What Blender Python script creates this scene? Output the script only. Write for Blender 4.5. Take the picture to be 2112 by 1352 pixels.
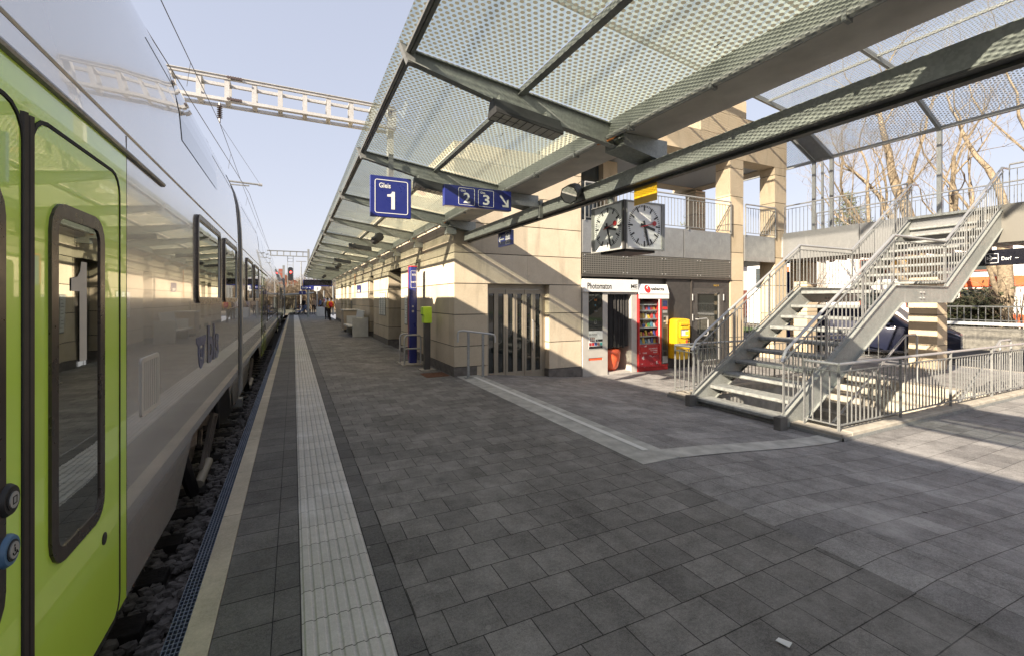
import bpy, bmesh, math, random
from mathutils import Vector, Matrix
random.seed(7)
for o in list(bpy.data.objects): bpy.data.objects.remove(o)
SC = bpy.context.scene
COL = SC.collection
E0 = 1.6            # all coordinates below are relative to the eye; the eye is 1.6 m above the platform
PLAT = -1.6; LOW = -1.84
# ------------------------------------------------------------------ camera, sky, sun, exposure
YAW = math.atan2(451, 919)
cd = bpy.data.cameras.new('camera'); cam = bpy.data.objects.new('camera', cd); COL.objects.link(cam)
cam.location = (0, 0, E0); cam.rotation_euler = (math.radians(90), 0, -YAW)
cd.sensor_width = 36; cd.lens = 919/2112*36; cd.shift_y = -(676-617)/2112
cd.clip_start = .05; cd.clip_end = 3000
SC.camera = cam
SUN = Vector((-1, -.37, .52)).normalized()       # towards the sun
W = bpy.data.worlds.new('World'); SC.world = W; W.use_nodes = True
wn = W.node_tree; wn.nodes.clear()
sky = wn.nodes.new('ShaderNodeTexSky'); sky.sky_type = 'NISHITA'; sky.sun_disc = False
sky.sun_elevation = math.asin(SUN.z); sky.sun_rotation = math.atan2(SUN.x, SUN.y)
sky.air_density = 1.0; sky.dust_density = 2.2; sky.ozone_density = 1.0; sky.altitude = 500
bg = wn.nodes.new('ShaderNodeBackground'); bg.inputs[1].default_value = .15
wo = wn.nodes.new('ShaderNodeOutputWorld')
tnt = wn.nodes.new('ShaderNodeMix'); tnt.data_type = 'RGBA'; tnt.blend_type = 'MULTIPLY'; tnt.inputs[0].default_value = 1; tnt.inputs[7].default_value = (1.38,1.33,1.44,1)
gm = wn.nodes.new('ShaderNodeGamma'); gm.inputs[1].default_value = .28      # evens out the sky's brightness by compressing its colour values
wn.links.new(sky.outputs[0], gm.inputs[0]); wn.links.new(gm.outputs[0], tnt.inputs[6]); wn.links.new(tnt.outputs[2], bg.inputs[0]); wn.links.new(bg.outputs[0], wo.inputs[0])
sd = bpy.data.lights.new('sun', 'SUN'); sd.energy = 4.7; sd.angle = math.radians(.5); sd.color = (1, .87, .70)
so = bpy.data.objects.new('sun', sd); COL.objects.link(so)
so.rotation_euler = SUN.to_track_quat('Z', 'Y').to_euler()
SC.view_settings.view_transform = 'Standard'; SC.view_settings.look = 'None'
SC.view_settings.exposure = 1.5; SC.view_settings.gamma = 1

# ------------------------------------------------------------------ mesh builder
ORG = {}
class MB:
    def __init__(s): s.v = []; s.f = []; s.m = []; s.mi = 0
    def face(s, pts):
        n = len(s.v); s.v += [tuple(p) for p in pts]; s.f.append(tuple(range(n, n+len(pts)))); s.m.append(s.mi)
    def poly(s, vs, fs):
        n = len(s.v); s.v += [tuple(p) for p in vs]
        for f in fs: s.f.append(tuple(i+n for i in f)); s.m.append(s.mi)
        return s
    def box(s, x0, x1, y0, y1, z0, z1):
        vs = [(x, y, z) for z in (z0, z1) for y in (y0, y1) for x in (x0, x1)]
        return s.poly(vs, [(0,2,3,1),(4,5,7,6),(0,1,5,4),(2,6,7,3),(0,4,6,2),(1,3,7,5)])
    def bar(s, p, q, w, h, up=(0,0,1)):          # box of section w x h from p to q
        p = Vector(p); q = Vector(q); d = (q-p).normalized(); a = d.cross(Vector(up))
        if a.length < 1e-4: a = d.cross(Vector((1,0,0)))
        a.normalize(); b = a.cross(d)
        vs = [c + a*sx*w/2 + b*sz*h/2 for c in (p, q) for sz in (-1, 1) for sx in (-1, 1)]
        return s.poly(vs, [(0,2,3,1),(4,5,7,6),(0,1,5,4),(2,6,7,3),(0,4,6,2),(1,3,7,5)])
    def tube(s, pts, r, n=8, cap=True):          # r: number or list of radii
        pts = [Vector(p) for p in pts]; k = len(pts)
        rs = r if isinstance(r, (list, tuple)) else [r]*k
        d0 = (pts[1]-pts[0]).normalized()
        ref = Vector((0,0,1)) if abs(d0.z) < .9 else Vector((1,0,0))
        a = d0.cross(ref).normalized(); vs = []
        for i, p in enumerate(pts):
            d = (pts[min(i+1,k-1)]-pts[max(i-1,0)]).normalized()
            a = (a - d*a.dot(d)).normalized(); b = d.cross(a)
            vs += [p + (a*math.cos(2*math.pi*j/n)+b*math.sin(2*math.pi*j/n))*rs[i] for j in range(n)]
        fs = [(i*n+j, i*n+(j+1)%n, (i+1)*n+(j+1)%n, (i+1)*n+j) for i in range(k-1) for j in range(n)]
        if cap: fs += [tuple(range(n-1,-1,-1)), tuple(range((k-1)*n, k*n))]
        return s.poly(vs, fs)
    def prism(s, pts, axis, a, b):               # outline pts in the two other axes, extruded along axis from a to b
        def P(u, w, t): return {'x': (t,u,w), 'y': (u,t,w), 'z': (u,w,t)}[axis]
        n = len(pts); vs = [P(u,w,a) for u,w in pts]+[P(u,w,b) for u,w in pts]
        fs = [tuple(range(n-1,-1,-1)), tuple(range(n,2*n))]+[(i,(i+1)%n,n+(i+1)%n,n+i) for i in range(n)]
        return s.poly(vs, fs)
    def ring(s, outer, inner, axis, a, b):       # frame between two outlines with as many points each
        def P(u, w, t): return {'x': (t,u,w), 'y': (u,t,w), 'z': (u,w,t)}[axis]
        n = len(outer)
        vs = [P(*p,t) for t in (a,b) for o in (outer,inner) for p in o]
        fs = []
        for i in range(n):
            j = (i+1)%n
            fs += [(i,j,n+j,n+i),(2*n+i,3*n+i,3*n+j,2*n+j),(i,2*n+i,2*n+j,j),(n+i,n+j,3*n+j,3*n+i)]
        return s.poly(vs, fs)
    def lathe(s, prof, c, n=16, axis='z'):       # prof: (radius, height)
        vs = []
        for r,h in prof:
            for j in range(n):
                x, y = r*math.cos(2*math.pi*j/n), r*math.sin(2*math.pi*j/n)
                q = {'z': (x,y,h), 'x': (h,x,y), 'y': (x,h,y)}[axis]
                vs.append((c[0]+q[0], c[1]+q[1], c[2]+q[2]))
        k = len(prof)
        fs = [(i*n+j, i*n+(j+1)%n, (i+1)*n+(j+1)%n, (i+1)*n+j) for i in range(k-1) for j in range(n)]
        fs += [tuple(range(n-1,-1,-1)), tuple(range((k-1)*n, k*n))]
        return s.poly(vs, fs)
    def ball(s, c, r, n=12, k=7):
        r = r if isinstance(r, (tuple, list)) else (r,r,r)
        vs = [(c[0]+r[0]*math.sin(math.pi*(i+.02)/(k+.04))*math.cos(2*math.pi*j/n), c[1]+r[1]*math.sin(math.pi*(i+.02)/(k+.04))*math.sin(2*math.pi*j/n), c[2]-r[2]*math.cos(math.pi*(i+.02)/(k+.04))) for i in range(k+1) for j in range(n)]
        fs = [(i*n+j, i*n+(j+1)%n, (i+1)*n+(j+1)%n, (i+1)*n+j) for i in range(k) for j in range(n)]
        return s.poly(vs, fs)
    def build(s, name, mats, parent=None, smooth=False, org=None, bevel=0, sharp=35):
        if parent is not None: o3 = ORG[parent.name]
        else:
            if org is None:
                xs = [p[0] for p in s.v]; ys = [p[1] for p in s.v]; zs = [p[2] for p in s.v]
                org = ((min(xs)+max(xs))/2, (min(ys)+max(ys))/2, min(zs))
            o3 = org
        me = bpy.data.meshes.new(name)
        me.from_pydata([(x-o3[0], y-o3[1], z-o3[2]) for x,y,z in s.v], [], s.f)
        for m in (mats if isinstance(mats, (list, tuple)) else [mats]): me.materials.append(m)
        me.polygons.foreach_set('material_index', s.m)
        if smooth:
            me.polygons.foreach_set('use_smooth', [True]*len(s.f))
            me.set_sharp_from_angle(angle=math.radians(sharp))
        bm = bmesh.new(); bm.from_mesh(me)
        bmesh.ops.recalc_face_normals(bm, faces=bm.faces) ; bm.to_mesh(me); bm.free()
        me.update()
        ob = bpy.data.objects.new(name, me); COL.objects.link(ob)
        if parent is not None: ob.parent = parent
        else: ob.location = (o3[0], o3[1], o3[2]+E0)
        ORG[ob.name] = o3
        if bevel:
            b = ob.modifiers.new('bevel', 'BEVEL'); b.width = bevel; b.segments = 2; b.limit_method = 'ANGLE'
        return ob
def tag(o, label=None, cat=None, group=None, kind=None):
    if label: o['label'] = label
    if cat: o['category'] = cat
    if group: o['group'] = group
    if kind: o['kind'] = kind
    return o
def thing(name, label, cat, loc, group=None, rz=0):
    o = bpy.data.objects.new(name, None); COL.objects.link(o); o.empty_display_size = .1
    o.location = (loc[0], loc[1], loc[2]+E0); o.rotation_euler = (0,0,rz); ORG[o.name] = tuple(loc)
    return tag(o, label, cat, group)
def struct(o): o['kind'] = 'structure'; return o
def copy_tree(o, parent=None):
    c = o.copy(); COL.objects.link(c); ORG[c.name] = ORG[o.name]
    if parent is not None: c.parent = parent
    for ch in list(o.children): copy_tree(ch, c)
    return c
def place(c, loc, rz=None, label=None):
    c.location = (loc[0], loc[1], loc[2]+E0)
    if rz is not None: c.rotation_euler = (0,0,rz)
    if label: c['label'] = label
    return c
def inst(mesh, name, parent, loc, scale=(1,1,1), rot=(0,0,0)):   # a part sharing its mesh, loc in eye coordinates
    o = bpy.data.objects.new(name, mesh); COL.objects.link(o); o.parent = parent
    p = ORG[parent.name]; o.location = (loc[0]-p[0], loc[1]-p[1], loc[2]-p[2]); o.scale = scale; o.rotation_euler = rot
    ORG[o.name] = p
    return o
def unit_box_mesh(mat):
    b = MB().box(-.5,.5,-.5,.5,0,1); me = bpy.data.meshes.new('baluster'); me.from_pydata(b.v, [], b.f); me.materials.append(mat); return me
def rrect(u0,u1,w0,w1,r,n=5):
    r = r if isinstance(r, (tuple,list)) else (r,)*4
    P = []
    for (cx,cy,rr,a0) in ((u1-r[0],w0+r[0],r[0],-90),(u1-r[1],w1-r[1],r[1],0),(u0+r[2],w1-r[2],r[2],90),(u0+r[3],w0+r[3],r[3],180)):
        for i in range(n+1):
            a = math.radians(a0+90*i/n); P.append((cx+rr*math.cos(a), cy+rr*math.sin(a)))
    return P
def text(name, s, o, ax, ay, h, mat, parent, w=None, align='l', bold=0, lift=.003):
    c = bpy.data.curves.new('t', 'FONT'); c.body = s; c.size = 1; c.offset = bold; c.resolution_u = 3
    t = bpy.data.objects.new('t', c); COL.objects.link(t)
    dg = bpy.context.evaluated_depsgraph_get(); me = bpy.data.meshes.new_from_object(t.evaluated_get(dg))
    bpy.data.objects.remove(t); bpy.data.curves.remove(c)
    xs = [v.co.x for v in me.vertices]; ys = [v.co.y for v in me.vertices]
    k = h/(max(ys)-min(ys)); kx = k if w is None else w/(max(xs)-min(xs))
    W_ = (max(xs)-min(xs))*kx; x0 = {'l': 0, 'c': -W_/2, 'r': -W_}[align]
    ax = Vector(ax).normalized(); ay = Vector(ay).normalized(); az = ax.cross(ay)
    b = MB(); vs = [Vector(o)+ax*((v.co.x-min(xs))*kx+x0)+ay*((v.co.y-min(ys))*k)+az*lift for v in me.vertices]
    b.poly(vs, [tuple(p.vertices) for p in me.polygons]); bpy.data.meshes.remove(me)
    return b.build(name, mat, parent)

def one(name, o, ax, ay, h, w, mat, parent, lift=.003):      # the figure 1 drawn as a heavy grotesque numeral
    ax = Vector(ax); ay = Vector(ay); az = ax.cross(ay)
    pts = [(.52,0),(1,0),(1,1),(.64,1),(.55,.90),(.38,.845),(0,.825),(0,.70),(.52,.70)]
    a = [Vector(o)+ax*(u*w)+ay*(q*h)+az*lift for u,q in pts]; n = len(a)
    return MB().poly(a, [(0,1,2,3,4,5,6,8)[:7]+(8,), (6,7,8)]).build(name, mat, parent)

# ------------------------------------------------------------------ materials
class NT:
    def __init__(s, name):
        s.mat = bpy.data.materials.new(name); s.mat.use_nodes = True; s.t = s.mat.node_tree; s.t.nodes.clear()
        s.out = s.n('ShaderNodeOutputMaterial')
    def n(s, typ, **kw):
        x = s.t.nodes.new(typ)
        for k, v in kw.items(): setattr(x, k, v)
        return x
    def l(s, a, b): s.t.links.new(a, b)
    def setin(s, node, i, v):
        if hasattr(v, 'is_output'): s.l(v, node.inputs[i])
        else: node.inputs[i].default_value = v
    def math(s, op, a, b=0):
        x = s.n('ShaderNodeMath', operation=op); s.setin(x, 0, a); s.setin(x, 1, b); return x.outputs[0]
    def vm(s, op, a, b=(0,0,0)):
        x = s.n('ShaderNodeVectorMath', operation=op); s.setin(x, 0, a); s.setin(x, 1, b); return x.outputs['Value' if op == 'LENGTH' else 0]
    def mix(s, f, a, b, blend='MIX'):
        x = s.n('ShaderNodeMix', data_type='RGBA', blend_type=blend); s.setin(x, 0, f)
        s.setin(x, 6, a if hasattr(a,'is_output') else (*a,1)); s.setin(x, 7, b if hasattr(b,'is_output') else (*b,1)); return x.outputs[2]
    def pos(s): return s.n('ShaderNodeNewGeometry').outputs['Position']
    def obj(s): return s.n('ShaderNodeTexCoord').outputs['Object']
    def noise(s, vec, scale, detail=4, rough=.55, lo=.3, hi=.7):
        x = s.n('ShaderNodeTexNoise'); s.l(vec, x.inputs['Vector']); x.inputs['Scale'].default_value = scale
        x.inputs['Detail'].default_value = detail; x.inputs['Roughness'].default_value = rough
        r = s.n('ShaderNodeMapRange'); s.l(x.outputs[0], r.inputs[0]); r.inputs[1].default_value = lo; r.inputs[2].default_value = hi
        return r.outputs[0]
    def prin(s, col, rough=.6, metal=0, bump=None, coat=0, spec=.5, bstr=.3, bdist=.01, coat_rough=.03):
        p = s.n('ShaderNodeBsdfPrincipled'); s.setin(p, 'Base Color', col if hasattr(col,'is_output') else (*col,1))
        s.setin(p, 'Roughness', rough); s.setin(p, 'Metallic', metal); s.setin(p, 'Coat Weight', coat); s.setin(p, 'Specular IOR Level', spec)
        p.inputs['Coat Roughness'].default_value = coat_rough
        if bump is not None:
            b = s.n('ShaderNodeBump'); s.l(bump, b.inputs['Height']); b.inputs['Strength'].default_value = bstr; b.inputs['Distance'].default_value = bdist
            s.l(b.outputs[0], p.inputs['Normal'])
        return p
    def schlick(s, f0=.045, k=1.0):
        g = s.n('ShaderNodeNewGeometry'); d = s.n('ShaderNodeVectorMath', operation='DOT_PRODUCT'); s.l(g.outputs['Incoming'], d.inputs[0]); s.l(g.outputs['Normal'], d.inputs[1])
        c = s.math('SUBTRACT', 1, s.math('ABSOLUTE', d.outputs['Value'])); p5 = s.math('POWER', c, 5)
        return s.math('MINIMUM', s.math('MULTIPLY', s.math('ADD', f0, s.math('MULTIPLY', p5, 1-f0)), k), 1)
    def done(s, sh): s.l(sh.outputs[0] if hasattr(sh,'outputs') else sh, s.out.inputs[0]); return s.mat
def simple(name, col, rough=.5, metal=0, var=.12, scale=6, bump=0, coat=0, spec=.5, vec='pos', bscale=40):
    t = NT(name); v = t.pos() if vec == 'pos' else t.obj()
    f = t.noise(v, scale)
    c = t.mix(f, tuple(x*(1-var) for x in col), tuple(min(1,x*(1+var)) for x in col))
    r = t.math('ADD', t.math('MULTIPLY', t.noise(v, scale*2.3), .15), rough-.07)
    b = t.noise(v, bscale) if bump else None
    return t.done(t.prin(c, r, metal, b, coat, spec, bstr=bump))
def brick(name, c1, c2, bw, bh, off, mortar, ox=0, oy=0, swap=False, joint=(.02,.02,.02), speck=.35, blotch=.25, rough=.8, msize=.004, jstr=.6, freq=2, xwarp=False):
    t = NT(name); p = t.pos()
    v = t.vm('ADD', p, (ox, oy, 0))
    if swap:
        sx = t.n('ShaderNodeSeparateXYZ'); t.l(v, sx.inputs[0]); cx = t.n('ShaderNodeCombineXYZ'); t.l(sx.outputs[1], cx.inputs[0]); t.l(sx.outputs[0], cx.inputs[1]); v = cx.outputs[0]
    wob = t.n('ShaderNodeTexNoise'); t.l(p, wob.inputs['Vector']); wob.inputs['Scale'].default_value = 6
    wv = t.vm('SCALE', t.vm('SUBTRACT', wob.outputs[1], (.5,.5,.5))); wv.node.inputs['Scale'].default_value = .005
    v = t.vm('ADD', v, wv)
    b = t.n('ShaderNodeTexBrick'); b.offset = off; b.offset_frequency = freq; b.squash = 1
    t.l(v, b.inputs['Vector']); b.inputs['Scale'].default_value = 1; b.inputs['Brick Width'].default_value = bw; b.inputs['Row Height'].default_value = bh
    b.inputs['Mortar Size'].default_value = msize; b.inputs['Mortar Smooth'].default_value = .15; b.inputs['Bias'].default_value = 0
    b.inputs['Color1'].default_value = (*c1,1); b.inputs['Color2'].default_value = (*c2,1); b.inputs['Mortar'].default_value = (*joint,1)
    sp = t.math('ADD', t.math('MULTIPLY', t.noise(p, 170, 3, .7, .36, .66), .6), t.math('MULTIPLY', t.noise(p, 55, 3, .7, .36, .66), .4)); bl = t.noise(p, 1.3, 6, .65, .3, .7); bl2 = t.noise(p, 7, 5, .65, .32, .68)
    k = t.math('ADD', t.math('MULTIPLY', sp, speck), t.math('ADD', t.math('MULTIPLY', bl, blotch), t.math('MULTIPLY', bl2, blotch*.8)))
    k = t.math('ADD', k, 1-speck/2-blotch*.9)
    sc = t.n('ShaderNodeVectorMath', operation='SCALE'); t.l(b.outputs[0], sc.inputs[0]); t.l(k, sc.inputs['Scale'])
    # small pale spots (gum, lichen) and pale worn patches
    vo = t.n('ShaderNodeTexVoronoi'); t.l(p, vo.inputs['Vector']); vo.inputs['Scale'].default_value = 3.1
    gum = t.math('LESS_THAN', vo.outputs['Distance'], .05)
    col = t.mix(t.math('MULTIPLY', gum, .5), sc.outputs[0], (.3,.29,.27))
    vo2 = t.n('ShaderNodeTexVoronoi'); t.l(t.vm('ADD', p, (7.3,3.1,0)), vo2.inputs['Vector']); vo2.inputs['Scale'].default_value = 1.4
    col = t.mix(t.math('MULTIPLY', t.math('LESS_THAN', vo2.outputs['Distance'], .03), .7), col, (.018,.017,.016))
    worn = t.noise(t.vm('ADD', p, (3.7,1.2,0)), 1.1, 7, .7, .52, .78)
    col = t.mix(t.math('MULTIPLY', worn, .5), col, tuple(min(1,x*2.0) for x in c2))
    h = t.math('SUBTRACT', t.math('MULTIPLY', sp, .12), t.math('MULTIPLY', b.outputs[1], jstr))
    return t.done(t.prin(col, rough, 0, h, spec=.35, bstr=.8, bdist=.006))
def dotglass(name, pitch, rad, dotcol, tint=(.86,.92,.88), milk=0, dirt=.35):
    t = NT(name); p = t.pos()
    def cell(off):
        q = t.vm('ADD', t.vm('MULTIPLY', p, (1/pitch, 1/(pitch*1.732), 0)), off)
        q = t.vm('SUBTRACT', t.vm('FRACTION', q), (.5,.5,0))
        return t.vm('LENGTH', t.vm('MULTIPLY', q, (pitch, pitch*1.732, 0)))
    d = t.math('MINIMUM', cell((0,0,0)), cell((.5,.5,0)))
    dot = t.math('LESS_THAN', d, rad)
    gr = t.noise(p, 2.2, 5, .6, .45, .8)
    bird = t.n('ShaderNodeTexVoronoi'); t.l(t.vm('ADD', p, t.vm('SCALE', t.n('ShaderNodeTexNoise').outputs[1])), bird.inputs['Vector']); bird.inputs['Scale'].default_value = 3.1
    spot = t.math('MULTIPLY', t.math('LESS_THAN', bird.outputs['Distance'], .055), t.noise(p, 45, 2, .6, .42, .5))
    tr = t.n('ShaderNodeBsdfTransparent'); t.l(t.mix(t.math('MULTIPLY', gr, dirt), tint, tuple(x*.6 for x in tint)), tr.inputs[0])
    gl = t.n('ShaderNodeBsdfGlossy'); gl.inputs['Roughness'].default_value = .02; gl.inputs[0].default_value = (.95,1,.97,1)
    m1 = t.n('ShaderNodeMixShader'); t.l(t.schlick(.075, 1.4), m1.inputs[0]); t.l(tr.outputs[0], m1.inputs[1]); t.l(gl.outputs[0], m1.inputs[2])
    if milk:
        sx = t.n('ShaderNodeSeparateXYZ'); t.l(p, sx.inputs[0]); mr = t.n('ShaderNodeMapRange'); t.l(sx.outputs[0], mr.inputs[0]); mr.inputs[1].default_value = .9; mr.inputs[2].default_value = 2.6; mr.inputs[3].default_value = .12; mr.inputs[4].default_value = milk
        q1 = t.vm('SUBTRACT', t.vm('FRACTION', t.vm('ADD', t.vm('MULTIPLY', p, (1/pitch, 1/(pitch*1.732), 0)), (.42,.22,0))), (.5,.5,0)); q2 = t.vm('SUBTRACT', t.vm('FRACTION', t.vm('ADD', t.vm('MULTIPLY', p, (1/pitch, 1/(pitch*1.732), 0)), (.92,.72,0))), (.5,.5,0))
        dd = t.math('MINIMUM', t.vm('LENGTH', t.vm('MULTIPLY', q1, (pitch, pitch*1.732, 0))), t.vm('LENGTH', t.vm('MULTIPLY', q2, (pitch, pitch*1.732, 0))))
        ml = t.math('MULTIPLY', t.math('MULTIPLY', mr.outputs[0], t.math('ADD', .45, t.math('MULTIPLY', t.math('LESS_THAN', dd, rad*1.05), .75))), t.math('ADD', .7, t.math('MULTIPLY', gr, .5)))
        mt = t.n('ShaderNodeBsdfTranslucent'); mt.inputs[0].default_value = (.42,.47,.39,1)
        mm = t.n('ShaderNodeMixShader'); t.l(ml, mm.inputs[0]); t.l(m1.outputs[0], mm.inputs[1]); t.l(mt.outputs[0], mm.inputs[2]); m1 = mm
    df = t.n('ShaderNodeBsdfDiffuse'); df.inputs[0].default_value = (*dotcol,1)
    ts = t.n('ShaderNodeBsdfTranslucent'); ts.inputs[0].default_value = (*dotcol,1)
    m2 = t.n('ShaderNodeMixShader'); m2.inputs[0].default_value = .35; t.l(df.outputs[0], m2.inputs[1]); t.l(ts.outputs[0], m2.inputs[2])
    m3 = t.n('ShaderNodeMixShader'); t.l(dot, m3.inputs[0]); t.l(m1.outputs[0], m3.inputs[1]); t.l(m2.outputs[0], m3.inputs[2])
    dk = t.n('ShaderNodeBsdfDiffuse'); dk.inputs[0].default_value = (.05,.045,.03,1)
    m4 = t.n('ShaderNodeMixShader'); t.l(spot, m4.inputs[0]); t.l(m3.outputs[0], m4.inputs[1]); t.l(dk.outputs[0], m4.inputs[2])
    return t.done(m4)
def clearglass(name, tint, refl=1.0, rough=.01):
    t = NT(name)
    tr = t.n('ShaderNodeBsdfTransparent'); tr.inputs[0].default_value = (*tint,1)
    gl = t.n('ShaderNodeBsdfGlossy'); gl.inputs['Roughness'].default_value = rough
    m = t.n('ShaderNodeMixShader'); t.l(t.schlick(.045, refl), m.inputs[0]); t.l(tr.outputs[0], m.inputs[1]); t.l(gl.outputs[0], m.inputs[2])
    return t.done(m)
def stone_mat(name, a, b, blockvar=.16):
    t = NT(name); p = t.pos()
    f = t.noise(p, 2.5, 6, .6, .3, .7); g = t.noise(p, 24, 5, .7, .3, .7); h = t.noise(p, 110, 3, .6, .35, .65)
    c = t.mix(f, a, b); c = t.mix(t.math('MULTIPLY', g, .35), c, tuple(x*.72 for x in a))
    c = t.mix(t.math('MULTIPLY', h, .16), c, (.75,.68,.55))
    st = t.noise(t.vm('MULTIPLY', p, (1,1,.18)), 3.5, 5, .6, .55, .8)
    c = t.mix(t.math('MULTIPLY', st, .55), c, (.24,.20,.14)); sp_ = t.noise(p, 5, 7, .75, .62, .72); c = t.mix(t.math('MULTIPLY', sp_, .4), c, (.30,.22,.13))
    oi = t.n('ShaderNodeNewGeometry').outputs['Random Per Island']
    k = t.math('ADD', t.math('MULTIPLY', oi, blockvar*2), 1-blockvar)
    sc = t.n('ShaderNodeVectorMath', operation='SCALE'); t.l(c, sc.inputs[0]); t.l(k, sc.inputs['Scale'])
    return t.done(t.prin(sc.outputs[0], .75, 0, t.math('ADD', g, h), spec=.3, bstr=.25, bdist=.004))
def galv(name, col, rough=.42, metal=.75, var=.28):
    t = NT(name); p = t.pos()
    vo = t.n('ShaderNodeTexVoronoi'); t.l(p, vo.inputs['Vector']); vo.inputs['Scale'].default_value = 60
    sx = t.n('ShaderNodeSeparateColor'); t.l(vo.outputs['Color'], sx.inputs[0])
    f = t.noise(p, 4, 5, .65, .3, .72)
    c = t.mix(sx.outputs[0], tuple(x*(1-var*.5) for x in col), tuple(x*(1+var*.5) for x in col))
    c = t.mix(t.math('MULTIPLY', f, .55), c, tuple(x*.6 for x in col))
    w = t.noise(t.vm('MULTIPLY', p, (1,1,.25)), 9, 5, .6, .58, .78)
    c = t.mix(t.math('MULTIPLY', w, .4), c, (.6,.6,.57))
    r = t.math('ADD', t.math('MULTIPLY', f, .18), rough-.05)
    return t.done(t.prin(c, r, metal, t.noise(p, 30), bstr=.06))
M = {}
M['stone'] = stone_mat('limestone', (.60,.50,.36), (.70,.60,.45))
M['stone_warm'] = stone_mat('warm_limestone', (.51,.405,.265), (.59,.485,.34))
M['plinth'] = simple('plinth_stone', (.15,.135,.12), .7, var=.3, scale=9, bump=.2)
M['dark'] = simple('dark_gap', (.012,.012,.012), .8)
M['black'] = simple('black_rubber', (.018,.018,.019), .5, var=.3)
M['paver'] = brick('platform_pavers', (.15,.144,.135), (.222,.212,.197), .2575, .253, .5, .003, ox=-.556, oy=.055, joint=(.03,.029,.027), speck=.85, blotch=.5, msize=.003)
M['paver_old'] = brick('older_pavers', (.20,.193,.188), (.29,.28,.268), .262, .263, 0, .003, ox=.1, oy=.1, joint=(.06,.056,.052), speck=.85, blotch=.45, msize=.0024)
M['paver_dark'] = brick('dark_row_pavers', (.105,.102,.098), (.15,.145,.138), 3.0, .253, 0, .003, ox=1.3, oy=.02, joint=(.02,.02,.02), speck=.9, blotch=.3)
M['tactile'] = brick('tactile_concrete', (.50,.485,.45), (.58,.56,.52), .389, .253, 0, .003, ox=-.035, oy=.1, joint=(.13,.125,.11), speck=.25, blotch=.15, msize=.003, freq=2)
M['edge'] = brick('edge_concrete', (.42,.375,.295), (.47,.42,.335), 2.0, 1.995, 0, .003, ox=.7, oy=.11, joint=(.1,.09,.07), speck=.35, blotch=.2)
M['band'] = simple('pale_concrete', (.44,.435,.40), .8, var=.28, scale=5, bump=.25, bscale=90)
M['whitepaint'] = simple('white_marking', (.72,.72,.68), .7, var=.08, scale=14)
M['kerb'] = simple('kerb_concrete', (.42,.385,.32), .8, var=.25, scale=7, bump=.3, bscale=70)
M['ballast'] = simple('ballast_stone', (.24,.215,.195), .85, var=.6, scale=14, bump=.3)
M['trackbed'] = simple('track_bed', (.06,.052,.045), .9, var=.5, scale=20, bump=.5)
M['sleeper'] = simple('old_sleeper', (.03,.024,.02), .85, var=.4, scale=12, bump=.4)
M['rail'] = simple('rail_steel', (.30,.26,.23), .35, .8)
M['asphalt'] = simple('asphalt', (.05,.05,.051), .85, var=.3, scale=3, bump=.5, bscale=160)
M['grass'] = simple('grass', (.06,.10,.025), .9, var=.5, scale=8, bump=.6)
M['soil'] = simple('far_ground', (.12,.10,.07), .9, var=.4, scale=.7)
M['galv'] = galv('galvanised_steel', (.36,.375,.35), .5, .3)
M['galv_dark'] = galv('weathered_galvanised_steel', (.30,.31,.30), .5, .3)
M['galv_light'] = galv('bright_galvanised_steel', (.33,.335,.325), .45, .5)
M['steel'] = simple('stainless_steel', (.50,.50,.49), .42, .55, var=.06, scale=1.5)
M['painted_grey'] = simple('grey_painted_steel', (.36,.36,.345), .5, var=.1, scale=4)
M['boxbeam'] = simple('beige_grey_beam', (.62,.57,.50), .6, var=.16, scale=3, bump=.05)
M['fascia'] = galv('brushed_sheet_panel', (.36,.365,.36), .4, .6, .14)
M['treads'] = simple('galvanised_tread', (.28,.29,.275), .6, .1, var=.3, scale=14, bump=.35, bscale=120)
M['grating'] = simple('blue_grey_grating', (.125,.15,.205), .5, .5, var=.2)
M['blue'] = simple('sign_blue', (.022,.032,.20), .32, var=.06, scale=3, coat=.3)
M['navy'] = simple('dark_navy', (.010,.010,.016), .25, var=.2)
M['white'] = simple('white_lettering', (.82,.82,.80), .5, var=.02)
M['red'] = simple('red_paint', (.55,.03,.03), .4, var=.12)
M['yellow'] = simple('post_yellow', (.86,.50,.012), .38, var=.05, coat=.3)
M['lime'] = simple('lime_box', (.62,.95,.05), .4, var=.05, coat=.2)
M['anthracite'] = simple('anthracite_panel', (.065,.061,.058), .5, .2, var=.15, scale=9)
M['anthracite_frame'] = simple('anthracite_frame', (.10,.095,.088), .45, .3, var=.1)
M['bronze'] = simple('door_metal', (.34,.295,.225), .45, .2, var=.08)
M['bronze_dark'] = simple('dark_door_metal', (.10,.09,.08), .4, .5, var=.15)
M['booth'] = simple('booth_grey', (.50,.475,.43), .45, var=.06)
M['booth_white'] = simple('booth_white', (.80,.79,.76), .4, var=.03)
M['curtain'] = simple('black_curtain', (.028,.026,.025), .75, var=.25)
M['orange'] = simple('orange_plastic', (.80,.13,.05), .35, var=.05, coat=.2)
M['print'] = simple('printed_black', (.02,.02,.02), .5, var=.1)
M['grey_print'] = simple('printed_grey', (.28,.28,.27), .5)
M['poster'] = simple('paper', (.78,.79,.75), .6, var=.15, scale=11)
M['bench'] = simple('light_grey_concrete', (.55,.56,.54), .7, var=.08, bump=.1)
M['cabinet'] = simple('beige_cabinet', (.40,.35,.28), .6, var=.08)
M['bark'] = simple('pale_bark', (.27,.215,.145), .9, var=.5, scale=9, bump=.7)
M['twig'] = simple('twig_bark', (.21,.165,.115), .9, var=.4, scale=3)
M['bushtwig'] = simple('brush_twig', (.20,.155,.105), .9, var=.5, scale=1.5)
M['needle'] = simple('conifer_needles', (.12,.135,.045), .8, var=.5, scale=3)
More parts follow.
